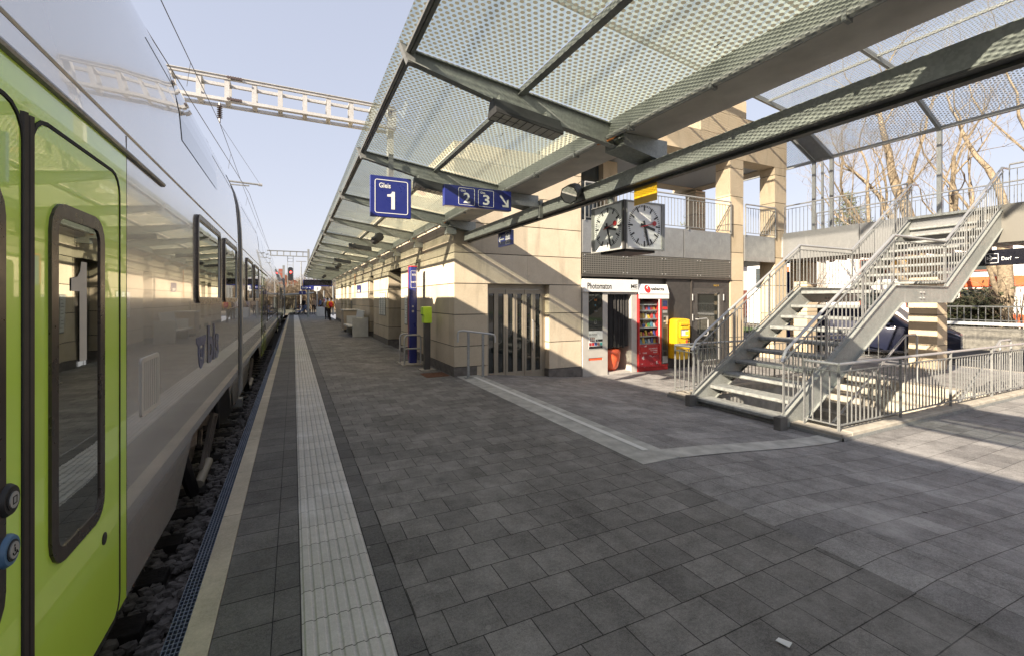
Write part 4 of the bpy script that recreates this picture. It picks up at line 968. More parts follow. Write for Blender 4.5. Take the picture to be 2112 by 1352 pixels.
# station clock cube
CK = thing('station_clock','cubic station clock with white dials, black hands and red second hands','clock',(5.33,6.21,.83))
cx0,cx1,cy0,cy1,cz0,cz1 = 4.9,5.76,5.78,6.64,.83,1.64
b = MB(); b.box(cx0+.03,cx1-.03,cy0+.03,cy1-.03,cz0+.02,cz1-.02); b.build('housing', M['anthracite'], CK)
for x in (cx0,cx1):
    for y in (cy0,cy1): MB().box(x-.02,x+.02,y-.02,y+.02,cz0,cz1).build('corner_post', M['anthracite' if (x,y) == (cx0,cy0) else 'painted_grey'], CK)
def dial(face):
    if face == 'f': P = lambda u,w,d: (5.33+u, cy0-d, 1.235+w)
    else: P = lambda u,w,d: (cx0-d, 6.21-u, 1.235+w)
    def slab(pts, d0, d1, name, mat, par):
        n = len(pts); vs = [P(u,w,d0) for u,w in pts]+[P(u,w,d1) for u,w in pts]
        return MB().poly(vs,[tuple(range(n)),tuple(range(n,2*n))]+[(i,(i+1)%n,n+(i+1)%n,n+i) for i in range(n)]).build(name, M[mat], par)
    d = slab([(-.385,-.385),(.385,-.385),(.385,.385),(-.385,.385)],-.03,.0,'dial','dial',CK)
    o = MB(); q = [(-.40,-.405),(.40,-.405),(.40,.405),(-.40,.405)]; i_ = [(-.378,-.38),(.378,-.38),(.378,.38),(-.378,.38)]
    vs = [P(u,w,dd) for dd in (-.02,.02) for pp in (q,i_) for u,w in pp]; 
    fs = []
    for i in range(4):
        j=(i+1)%4; fs += [(i,j,4+j,4+i),(8+i,12+i,12+j,8+j),(i,8+i,8+j,j),(4+i,4+j,12+j,12+i)]
    o.poly(vs,fs).build('frame', M['painted_grey'], d)
    b = MB()
    def hand(a,l0,l1,w0,w1,dp,bb):
        s_,c_ = math.sin(a),math.cos(a)
        pts = [(l0*s_-w0*c_,l0*c_+w0*s_),(l0*s_+w0*c_,l0*c_-w0*s_),(l1*s_+w1*c_,l1*c_-w1*s_),(l1*s_-w1*c_,l1*c_+w1*s_)]
        n=4; vs = [P(u,w,dp) for u,w in pts]+[P(u,w,dp+.004) for u,w in pts]; bb.poly(vs,[(0,1,2,3),(4,5,6,7),(0,1,5,4),(1,2,6,5),(2,3,7,6),(3,0,4,7)])
    for k in range(60):
        big = k%5 == 0; hand(k*math.pi/30, .255 if big else .315, .35, .013 if big else .0055, .013 if big else .0055, .001, b)
    b.build('minute_marks', M['print'], d)
    b = MB(); hand(math.radians(104),-.085,.235,.024,.02,.008,b); b.build('hour_hand', M['print'], d)
    b = MB(); hand(math.radians(165),-.085,.335,.020,.015,.014,b); b.build('minute_hand', M['print'], d)
    b = MB(); hand(math.radians(76),-.10,.20,.006,.005,.020,b)
    n=16; a=math.radians(76); c0=(.215*math.sin(a),.215*math.cos(a)); pts=[(c0[0]+.042*math.cos(t*2*math.pi/n),c0[1]+.042*math.sin(t*2*math.pi/n)) for t in range(n)]
    b.poly([P(u,w,.02) for u,w in pts]+[P(u,w,.025) for u,w in pts],[tuple(range(n)),tuple(range(n,2*n))]+[(i,(i+1)%n,n+(i+1)%n,n+i) for i in range(n)])
    b.build('second_hand', M['red'], d)
    b = MB(); hand(math.radians(180),.17,.172,.012,.012,.002,b)
    for t in range(10): b.poly([P(.018*math.cos(t*.62+.3), -.165+.018*math.sin(t*.62+.3),.002),P(.018*math.cos(t*.62+.75),-.165+.018*math.sin(t*.62+.75),.002),P(.012*math.cos(t*.62+.75),-.165+.012*math.sin(t*.62+.75),.002),P(.012*math.cos(t*.62+.3),-.165+.012*math.sin(t*.62+.3),.002)],[(0,1,2,3)])
    b.build('maker_emblem', M['grey_print'], d)
dial('f'); dial('l')
b = MB(); b.box(cx0+.1,cx1-.1,cy0+.1,cy1-.1,cz0-.03,cz0+.02); b.build('base_plate', M['anthracite'], CK)
b = MB(); b.tube([(4.97,6.21,1.6),(4.97,6.21,1.775)],.06,10); b.build('suspension_pole', M['galv'], CK, smooth=True)
CK.scale = (.67,)*3; CK.location = (5.33*.67,6.21*.67,.83*.67+E0)

# ------------------------------------------------------------------ photo booth, vending machine, letterbox
PB = thing('photo_booth','grey photo booth with a black curtain and a red stool against the pillar','photo booth',(7.0,8.8,LOW))
b = MB(); yf = 8.79
b.box(6.195,6.36,yf,9.6,LOW,.17); b.box(6.36,6.78,yf,9.58,LOW,-1.47); b.box(6.36,6.78,yf+.02,9.58,-1.47,-1.405); b.box(6.36,6.78,yf,9.58,-1.405,-1.21); b.box(6.78,6.93,yf,9.6,LOW,.17); b.box(7.68,7.86,yf,9.6,LOW,.17)
b.box(6.93,7.68,9.5,9.6,LOW,.17); b.box(6.93,7.68,yf,9.5,.12,.17); b.box(6.93,7.68,yf+.02,9.5,LOW,LOW+.05)
b.build('cabin', M['booth'], PB)
b = MB(); b.box(6.195,7.86,yf-.05,9.6,.172,.485); hd = b.build('header', M['booth_white'], PB, bevel=.006)
text('lettering','Photomaton',(6.29,yf-.05,.245),UX,UZ,.145,M['print'],hd,w=.72,bold=.014); text('emblem','ME',(7.62,yf-.05,.27),UX,UZ,.10,M['print'],hd,w=.21,bold=.012); text('small_lettering','GROUP',(7.62,yf-.05,.225),UX,UZ,.018,M['grey_print'],hd,w=.20)
for t in ((.0,),):
    MB().box(6.36,6.78,yf+.006,yf+.02,-.75,.13).build('screen', M['doorglass'], PB)
sc = bpy.data.objects['screen']
b = MB()
for (x,z,r_) in ((6.55,-.02,.026),(6.585,-.02,.026)): b.lathe([(r_,yf+.0045),(r_,yf+.0055)],(x,0,z),14,'y')
b.build('card_symbol', simple('symbol_orange',(.35,.12,.02),.5), sc)
b = MB(); b.lathe([(.024,yf+.0045),(.024,yf+.0055)],(6.565,0,-.15),14,'y'); b.build('card_symbol', simple('symbol_teal',(.03,.12,.16),.5), sc)
text('card_lettering','VISA',(6.53,yf+.006,-.31),UX,UZ,.035,M['grey_print'],sc,lift=.001)
b = MB(); b.ring(rrect(6.545,6.595,-.60,-.50,.008,3),rrect(6.551,6.589,-.594,-.506,.005,3),'y',yf+.0045,yf+.006); b.build('phone_symbol', M['grey_print'], sc)
po = MB().box(6.365,6.775,yf-.004,yf+.004,-1.2,-.76).build('price_poster', M['poster'], PB)
text('heading','ID FOTOS',(6.38,yf-.004,-.87),UX,UZ,.042,M['print'],po,w=.23,bold=.01); text('subheading','BIOMETRISCH',(6.38,yf-.004,-.905),UX,UZ,.014,M['print'],po,w=.26)
b = MB(); b.box(6.57,6.77,yf-.006,yf-.004,-1.02,-.965); b.box(6.37,6.77,yf-.006,yf-.004,-1.19,-1.125); b.build('dark_stripe', M['print'], po)
for i,(c_) in enumerate(((.35,.05,.05),(.5,.03,.04),(.05,.10,.3),(.55,.25,.2),(.1,.45,.4))):
    MB().box(6.375+.08*i,6.445+.08*i,yf-.006,yf-.004,-1.115,-1.04).build('colour_patch', simple('patch_%d'%i, c_, .5), po)
b = MB()
for i in range(3):
    for j in range(2): b.box(6.40+.05*i,6.44+.05*i,yf-.006,yf-.004,-.96-.06*j-.0,-.915-.06*j)
b.build('portrait_strip', simple('portrait_tone',(.35,.22,.17),.5), po)
text('price','10.-',(6.60,yf-.006,-1.008),UX,UZ,.03,M['white'],po,bold=.01)
b = MB(); b.box(6.365,6.775,yf+.012,yf+.02,-1.465,-1.41); b.build('photo_slot', M['orange'], PB)
# pleated curtain
b = MB(); n = 70; cur = []
for i in range(n+1):
    u = i/n; x = 6.935+.72*u
    cur.append((x, yf+.10+.028*math.sin(u*44+1.3*math.sin(u*9))+.012*math.sin(u*97)))
for i in range(n):
    (x0,y0_),(x1,y1_) = cur[i],cur[i+1]
    zb0, zb1 = -1.20+.02*math.sin(i*.31), -1.20+.02*math.sin((i+1)*.31)
    b.poly([(x0,y0_,zb0),(x1,y1_,zb1),(x1,y1_*.55+(yf+.1)*.45,.13),(x0,y0_*.55+(yf+.1)*.45,.13)],[(0,1,2,3)])
    b.poly([(x0,y0_+.006,zb0),(x1,y1_+.006,zb1),(x1,y1_*.55+(yf+.1)*.45+.006,.13),(x0,y0_*.55+(yf+.1)*.45+.006,.13)],[(3,2,1,0)])
b.build('curtain', M['curtain'], PB, smooth=True, sharp=80)
b = MB(); b.lathe([(.05,-1.80),(.16,-1.79),(.235,-1.70),(.285,-1.5),(.30,-1.34),(.29,-1.28),(.26,-1.25),(.1,-1.24)],(7.22,9.12,0),22); 
b.build('stool', M['orange'], PB, smooth=True, sharp=60)
VM = thing('vending_machine','red snack vending machine with a white header beside the photo booth','vending machine',(8.4,8.8,LOW))
yv = 8.74
b = MB(); b.box(7.875,7.905,yv,9.4,-1.74,.12); b.box(8.58,8.645,yv,9.4,-1.74,.01); b.box(8.645,8.90,yv+.02,9.4,-1.74,.01); b.box(7.905,8.58,9.34,9.4,-1.74,.01); b.box(7.905,8.58,yv+.02,9.34,-1.74,-1.16); b.box(7.905,8.90,yv,9.4,.012,.12)
b.box(7.88,8.90,yv+.04,9.4,LOW,-1.745)
b.build('cabinet', M['red'], VM)
b = MB(); b.box(7.875,8.905,yv-.006,yv,.012,.135); b.build('top_strip', M['booth_white'], VM)
b = MB(); b.prism([(yv-.02,.14),(yv+.5,.14),(yv+.5,.385),(yv+.06,.385)],'x',7.875,8.90); hd = b.build('header', M['booth_white'], VM)
hv = Vector((0,.08,.245)).normalized(); O_ = Vector((8.30,yv-.02,.14))+hv*.085
text('lettering','selecta',O_,UX,hv,.10,M['print'],hd,w=.46,bold=.03)
b = MB(); cc = Vector((8.18,yv-.02,.14))+hv*.125; nn = Vector(UX).cross(hv)
b.poly([cc+Vector(UX)*.10*math.cos(t*math.pi/10)+hv*.11*math.sin(t*math.pi/10)+nn*.003 for t in range(20)],[tuple(range(20))]); b.build('emblem', M['red'], hd)
b = MB(); b.poly([cc+Vector(UX)*x_+hv*h_+nn*.006 for x_,h_ in ((.0,.085),(.05,.07),(.02,.05),(-.01,.035),(.02,.01),(.0,.0),(-.04,.035),(-.01,.06))],[tuple(range(8))]); b.build('emblem_stroke', M['white'], hd)
b = MB(); b.face([(7.905,yv+.01,-1.155),(8.58,yv+.01,-1.155),(8.58,yv+.01,.01),(7.905,yv+.01,.01)]); b.build('glass', clearglass('machine_glass',(.85,.88,.88),.9), VM)
b = MB(); b.box(7.906,8.579,9.32,9.335,-1.15,.0); b.build('back_panel', M['anthracite_frame'], VM)
b = MB(); b.box(8.555,8.58,yv-.004,yv+.008,-1.14,.0); b.build('window_edge', M['booth_white'], VM)
SHZ = [-.28,-.50,-.72,-.94,-1.13]
b = MB()
for z in SHZ+[-.13]: b.box(7.91,8.57,yv+.08,9.3,z-.02,z-.008); b.box(7.91,8.57,yv+.07,yv+.08,z-.028,z+.004)
b.build('shelf', M['steel'], VM)
b = MB(); b.box(7.93,8.53,yv+.0,yv+.02,-1.42,-1.22); b.build('flap', M['red'], VM)
b = MB(); b.box(7.906,8.579,yv+.008,yv+.019,-1.735,-1.435); b.box(7.906,8.579,yv+.008,yv+.019,-1.215,-1.165); b.box(7.906,7.928,yv+.008,yv+.019,-1.435,-1.215); b.build('peeling_panel', M['peeled'], VM)
fl = bpy.data.objects['flap']
for i,t_ in enumerate(('AUSGABEFACH','TO CHANGE','BACK')): text('flap_lettering',t_,(8.50,yv,-1.275-.05*i),UX,UZ,.03,M['white'],fl,align='r',bold=.01,w=(.3,.24,.13)[i],lift=.002)
text('flap_lettering','TAKE',(8.0,yv,-1.385),UX,UZ,.035,M['white'],fl,bold=.01,w=.14,lift=.002)
kp = MB().box(8.66,8.88,yv,yv+.02,-1.68,.0).build('control_column', M['anthracite_frame'], VM)
MB().box(8.70,8.84,yv-.004,yv,-.18,-.04).build('display', simple('keypad_display',(.02,.025,.10),.2,coat=.5), kp)
MB().box(8.68,8.85,yv-.004,yv,-.27,-.20).build('card_label', M['red'], kp)
MB().box(8.69,8.84,yv-.012,yv,-.36,-.30).build('coin_slot', M['steel'], kp); MB().box(8.72,8.86,yv-.02,yv,-.60,-.44).build('note_reader', M['steel'], kp); MB().box(8.79,8.85,yv-.014,yv,-.66,-.61).build('coin_button', M['steel'], kp)
MB().box(8.70,8.78,yv-.022,yv-.02,-.55,-.46).build('slot_opening', M['print'], kp)
b = MB(); b.box(8.70,8.82,yv-.006,yv,-1.32,-.75); b.box(8.72,8.81,yv-.006,yv,-1.46,-1.36); b.build('coin_return', M['print'], kp)
b = MB(); b.box(8.68,8.86,yv-.006,yv,-1.66,-1.48); b.build('lower_plate', M['steel'], kp)
rv = random.Random(11); PCOL = [simple('packet_%d'%i,c_,.35,var=.3,scale=40,coat=.3) for i,c_ in enumerate(((.55,.05,.05),(.75,.5,.04),(.08,.12,.4),(.1,.3,.1),(.65,.62,.6),(.28,.12,.06),(.12,.3,.42),(.5,.28,.05)))]
for z in SHZ:
    for i in range(7):
        x = 7.955+.092*i; h = rv.uniform(.09,.15); w = rv.uniform(.03,.042); lean = rv.uniform(-.02,.03)
        b = MB(); y0_ = yv+.10
        b.poly([(x-w,y0_,z),(x+w,y0_,z),(x+w,y0_+.05,z),(x-w,y0_+.05,z),(x-w*.8+lean,y0_+.03,z+h),(x+w*.8+lean,y0_+.03,z+h),(x+w*.8+lean,y0_+.045,z+h),(x-w*.8+lean,y0_+.045,z+h)],[(3,2,1,0),(4,5,6,7),(0,1,5,4),(1,2,6,5),(2,3,7,6),(3,0,4,7)])
        tag(b.build('snack_packet', rv.choice(PCOL)), 'small bright snack packet on a shelf behind the vending machine glass','snack packet','snack packets inside the vending machine')
LT = thing('letterbox','yellow letterbox with rounded top on the dark panel by the door','letterbox',(9.2,8.7,-1.6))
def yprofile(x0,x1,z0,z1,bulge):
    n=8; return [(x0,z0),]+[(x0+(x1-x0)*i/n, z0-.03*math.sin(math.pi*i/n)) for i in range(1,n)]+[(x1,z0)]+[(x1,z1)]+[(x1-(x1-x0)*i/n, z1+bulge*math.sin(math.pi*i/n)) for i in range(1,n)]+[(x0,z1)]
b = MB(); b.prism(yprofile(8.95,9.44,-1.55,-.535,.03),'y',8.52,8.855); bd = b.build('body', M['yellow'], LT, bevel=.022)
b = MB(); b.box(9.07,9.40,8.49,8.525,-.68,-.62); b.box(9.05,9.09,8.50,8.525,-.97,-.62); b.box(9.375,9.415,8.50,8.525,-.97,-.62); b.prism([(9.05,-.97),(9.415,-.97),(9.40,-1.0),(9.23,-1.02),(9.065,-1.0)],'y',8.495,8.525); b.box(9.09,9.375,8.49,8.52,-.78,-.705); b.build('flap_frame', M['yellow'], LT, bevel=.006)
nt = MB().box(9.10,9.37,8.515,8.525,-.95,-.79).build('notice', M['poster'], LT); MB().box(9.26,9.36,8.512,8.515,-.93,-.84).build('notice_patch', M['lime'], nt); MB().box(9.11,9.37,8.517,8.52,-.705,-.685).build('slot', M['print'], LT)
text('emblem','P',(9.355,8.52,-1.17),UX,UZ,.14,M['print'],bd,w=.075,bold=.035)
b = MB(); b.box(9.30,9.33,8.515,8.5185,-1.16,-1.05); b.box(9.27,9.345,8.5155,8.519,-1.12,-1.09); b.build('cross', M['red'], bd)
MB().lathe([(.012,8.512),(.012,8.52)],(9.06,0,-1.12),12,'y').build('lock', M['print'], bd)

# ------------------------------------------------------------------ platform furniture
IP = thing('info_pillar','tall dark blue information pillar with a red cap by the wall','pillar',(2.68,11.1,PLAT))
b = MB(); b.prism(rrect(2.585,2.775,11.0,11.2,.05,4),'z',PLAT,.80); pl = b.build('column', M['blue'], IP, smooth=True)
b = MB(); b.prism(rrect(2.58,2.78,10.995,11.205,.05,4),'z',.80,.825); b.box(2.580,2.5855,11.15,11.18,-1.5,.8); b.build('cap', M['red'], IP, smooth=True)
b = MB(); b.ring(rrect(2.61,2.75,.28,.70,.015,3),rrect(2.617,2.743,.287,.693,.01,3),'y',10.998,11.0); b.build('outline', M['white'], pl)
text('word','SOS',(2.64,11.0,.58),UX,UZ,.045,M['white'],pl,bold=.02); text('word','INFO',(2.625,11.0,.40),UX,UZ,.04,M['white'],pl,bold=.02)
b = MB(); b.lathe([(.028,10.99),(.028,11.0)],(2.66,0,-.30),14,'y'); b.lathe([(.02,10.995),(.02,11.0)],(2.66,0,-.18),12,'y'); b.build('call_button', M['steel'], pl)
for k,yy in enumerate((10.85,11.36)):
    b = MB(); b.tube([(2.42,yy,PLAT),(2.42,yy,-.95),(2.44,yy,-.90),(2.5,yy,-.87),(2.74,yy,-.87),(2.8,yy,-.90),(2.82,yy,-.95),(2.82,yy,PLAT)],.021,10); b.tube([(2.42,yy,-1.2),(2.82,yy,-1.2)],.021,10)
    tag(b.build('guard_hoop', M['steel'], smooth=True), ['bent stainless hoop in front of the blue information pillar','bent stainless hoop behind the blue information pillar'][k],'guard rail')
b = MB(); b.box(2.35,2.98,10.75,11.45,PLAT+.001,PLAT+.03); struct(b.build('pillar_base', M['kerb']))
VD = thing('ticket_validator','lime green ticket validator on a square grey metal post','ticket validator',(2.72,9.9,PLAT))
b = MB(); b.box(2.65,2.78,9.84,9.97,PLAT,-.44); b.build('post', M['anthracite_frame'], VD, bevel=.006)
b = MB(); b.prism([(2.595,-.17),(2.80,-.17),(2.80,-.535),(2.62,-.535),(2.62,-.355),(2.595,-.34)],'y',9.79,10.01); b.build('box', M['lime'], VD, bevel=.01)
MB().box(2.592,2.60,9.84,9.96,-.36,-.345).build('ticket_slot', M['print'], VD)
MB().box(2.55,2.88,9.75,10.06,PLAT,PLAT+.03).build('foot', M['kerb'], VD)
tag(MB().box(2.45,2.95,8.95,9.5,PLAT+.002,PLAT+.007).build('rusty_cover', simple('rusty_plate',(.15,.07,.04),.8,.3,var=.4,scale=20)),'rusty brown cover plate in the paving by the building corner','cover plate')
HR = thing('ramp_handrail','short stainless handrail on two posts in front of the building corner','handrail',(3.4,8.6,PLAT))
b = MB(); yh=8.55; b.tube([(2.98,yh,-.86),(2.98,yh,-.70),(2.99,yh,-.655),(3.03,yh,-.635),(3.1,yh,-.635),(3.7,yh,-.72),(3.76,yh,-.735),(3.79,yh,-.77),(3.80,yh,-.82),(3.80,yh,-.90)],.022,10); b.build('handrail', M['steel'], HR, smooth=True)
b = MB(); b.box(3.18,3.23,yh-.01,yh+.01,-1.61,-.66); b.box(3.13,3.28,yh-.06,yh+.06,-1.60,-1.585); b.build('post', M['galv_light'], HR)
b = MB(); b.box(3.50,3.55,yh-.01,yh+.01,-1.66,-.71); b.build('post', M['galv_light'], HR)
for yy,zz,n,lab in ((12.2,-.75,1,'paper notice in a frame on the wall right of the blue pillar'),(13.0,-.75,1,'paper notice in a frame on the wall nearest the first door recess'),(16.5,-.6,1,'timetable sheet nearest the far side of the first door recess'),(16.95,-.6,1,'middle timetable sheet of the row on the stone wall'),(17.4,-.6,1,'farthest timetable sheet of the row on the stone wall')):
    r = thing('wall_poster',lab,'poster',(2.98,yy,zz),'posters on the station wall')
    MB().box(2.98,2.995,yy,yy+.36,zz,zz+.85).build('frame', M['galv_light'], r); MB().box(2.976,2.98,yy+.03,yy+.33,zz+.03,zz+.82).build('sheet', M['poster'], r)
    b = MB()
    for i in range(9): b.box(2.974,2.976,yy+.06,yy+.06+.08+.16*((i*37)%5)/5,zz+.72-i*.075,zz+.735-i*.075)
    b.build('print_lines', M['grey_print'], r)
bs = thing('wall_sign','small blue sign fixed high on the stone wall above the bench','sign',(2.9,23.0,.3)); MB().box(2.80,2.99,22.95,23.0,.30,.68).build('panel', M['blue'], bs); MB().box(2.83,2.93,22.945,22.95,.35,.45).build('symbol', M['white'], bs)
BN = thing('platform_bench','light grey slab bench with high side panels against the wall','bench',(2.55,21.2,PLAT))
for yy in (19.95,22.2): MB().prism([(2.25,PLAT),(2.90,PLAT),(2.90,-.78),(2.25,-.78)],'y',yy,yy+.07).build('side_panel', M['bench'], BN, bevel=.01)
b = MB(); b.prism([(2.10,-1.13),(2.6,-1.18),(2.6,-1.24),(2.10,-1.19)],'y',20.02,22.2); b.build('seat', M['bench'], BN)
b = MB(); b.prism([(2.6,-1.18),(2.66,-1.18),(2.78,-.50),(2.72,-.50)],'y',20.02,22.2); b.build('backrest', M['bench'], BN)
CB = thing('litter_cabinet','beige metal cabinet beyond the bench on the platform','cabinet',(2.6,23.6,PLAT))
MB().box(2.2,2.95,23.2,24.2,-1.48,-.56).build('body', M['cabinet'], CB, bevel=.015); MB().box(2.16,2.98,23.15,24.25,-.56,-.50).build('lid', M['bench'], CB, bevel=.01); MB().box(2.3,2.85,23.3,24.1,PLAT,-1.48).build('base', M['anthracite'], CB)
dp = MB().prism(rrect(2.9,2.98,26.5,26.58,.02,2),'z',-1.3,-.1).build('downpipe', M['galv_light']); tag(dp,'thin pale downpipe on the far stone wall','pipe')
oc = MB().tube([(2.97,25.2,1.5),(2.97,25.25,.6),(2.96,25.2,.1)],.02,6).build('hanging_cable', M['copper']); tag(oc,'orange cable hanging down the far wall under the canopy','cable')
DI = signbox('departure_board','wide dark departure board hung at the far end of the canopy','display',.67,2.76,38,1.0,1.5,.25,'navy')
MB().ring([(.67,1.0),(2.76,1.0),(2.76,1.5),(.67,1.5)],[(.70,1.06),(2.73,1.06),(2.73,1.49),(.70,1.49)],'y',37.98,38).build('frame', M['blue'], DI); MB().tube([(1.7,38.1,1.5),(1.7,38.1,1.8)],.03,6).build('hanger', M['galv'], DI)
SB = signbox('station_name_sign','long blue station name sign on a post beyond the canopy','sign',.60,1.68,44,.84,1.17); text('lettering','Belp +',(.70,44,.91),UX,UZ,.19,M['white'],SB,w=.72,bold=.03); MB().tube([(1.2,44.15,PLAT),(1.2,44.15,1.2)],.09,8).build('post', M['galv'], SB)
S1 = signbox('track_sign','small blue numeral sign under the far station name sign','sign',.48,1.03,45,.42,.74); one('numeral',(.66,45,.47),UX,UZ,.22,.09,M['white'],S1,.01)
FC = thing('far_clock','round white clock on a slim pole at the far end of the platform','clock',(2.15,49,PLAT)); MB().lathe([(.36,48.93),(.40,48.95),(.40,49.05),(.36,49.07)],(2.15,0,1.15),20,'y').build('dial', M['white'], FC); b = MB(); b.bar((2.15,48.92,1.15),(2.26,48.92,1.08),.03,.01,(0,1,0)); b.bar((2.15,48.92,1.15),(2.13,48.92,.88),.03,.01,(0,1,0)); b.build('hands', M['print'], FC); MB().tube([(2.15,49,PLAT),(2.15,49,.8)],.07,8).build('pole', M['galv_light'], FC)
for x,y,zt,lab in ((3.5,47,1.3,'slim pale steel post left of the wall end'),(4.05,50,1.4,'slim pale steel post nearest the wall end'),(2.95,52,.9,'slim pale steel post behind the far clock')):
    tag(MB().tube([(x,y,PLAT),(x,y,zt)],.075,8).build('steel_post', M['galv_light']), lab, 'post')
tb = MB(); tb.box(1.9,2.6,44.5,45.1,PLAT,-.72); tag(tb.build('grey_bin', M['bench'], bevel=.03),'grey box shaped bin at the far end of the platform','bin')
mb_ = thing('poster_column','slim white advertising column with a red strip at the far end','advertising column',(2.9,46,PLAT)); MB().prism(rrect(2.7,3.15,46,46.3,.1,3),'z',PLAT,.05).build('column', M['white'], mb_); MB().box(2.62,2.70,46.05,46.25,-1.4,0).build('strip', M['red'], mb_)
fn = MB(); 
for k in range(3): fn.box(2.55+.0*k,2.62,39+1.6*k,40.4+1.6*k,PLAT,-.6)
tag(fn.build('glass_barrier', M['shelterglass']),'low glass barrier beside the leaning person','barrier')
# shelter at the far end
SH = thing('bicycle_shelter','glazed shelter with a pale sloping roof at the far platform end','shelter',(-.2,56,PLAT))
for x,y in ((-1.3,52),(.25,52),(-1.3,66),(.25,66),(.25,59)): MB().box(x-.06,x+.06,y-.06,y+.06,PLAT,.35).build('post', M['galv_light'], SH)
b = MB(); b.poly([(-2.2,51,.30),(1.9,50,.62),(1.9,67,.62),(-2.2,67,.30),(-2.2,51,.42),(1.9,50,.74),(1.9,67,.74),(-2.2,67,.42)],[(0,1,2,3),(4,5,6,7),(0,1,5,4),(1,2,6,5),(2,3,7,6),(3,0,4,7)]); b.build('roof', M['bench'], SH)
b = MB(); b.face([(-1.3,52,PLAT+.1),(.25,52,PLAT+.1),(.25,52,.3),(-1.3,52,.3)]); b.face([(-1.3,52,PLAT+.1),(-1.3,66,PLAT+.1),(-1.3,66,.3),(-1.3,52,.3)]); b.build('glass', M['shelterglass'], SH)
def bike():
    r = thing('parked_bicycle','dark bicycle parked beside the far shelter','bicycle',(0,0,0),'bicycles parked by the far shelter')
    for x in (-.52,.52):
        b = MB(); b.tube([(x+.33*math.cos(a*math.pi/8),0,.34+.33*math.sin(a*math.pi/8)) for a in range(17)],.022,5,False); b.build('wheel', M['black'], r)
    b = MB(); b.tube([(-.52,0,.34),(-.08,0,.3),(.42,0,.85),(-.2,0,.85),(-.08,0,.3)],.02,5); b.tube([(-.2,0,.85),(-.24,0,1.0)],.015,5); b.tube([(.52,0,.34),(.4,0,1.0)],.018,5); b.build('frame', M['cloth_blue'], r)
    b = MB(); b.box(-.36,-.12,-.06,.06,.98,1.03); b.build('saddle', M['black'], r); b = MB(); b.tube([(.34,-.28,1.05),(.4,0,1.0),(.34,.28,1.05)],.015,5); b.build('handlebar', M['black'], r); return r
bk = bike()
for k in range(6):
    c = bk if k == 0 else copy_tree(bk); place(c, (.75+.12*(k%2),50.2+.9*k,PLAT), .35)

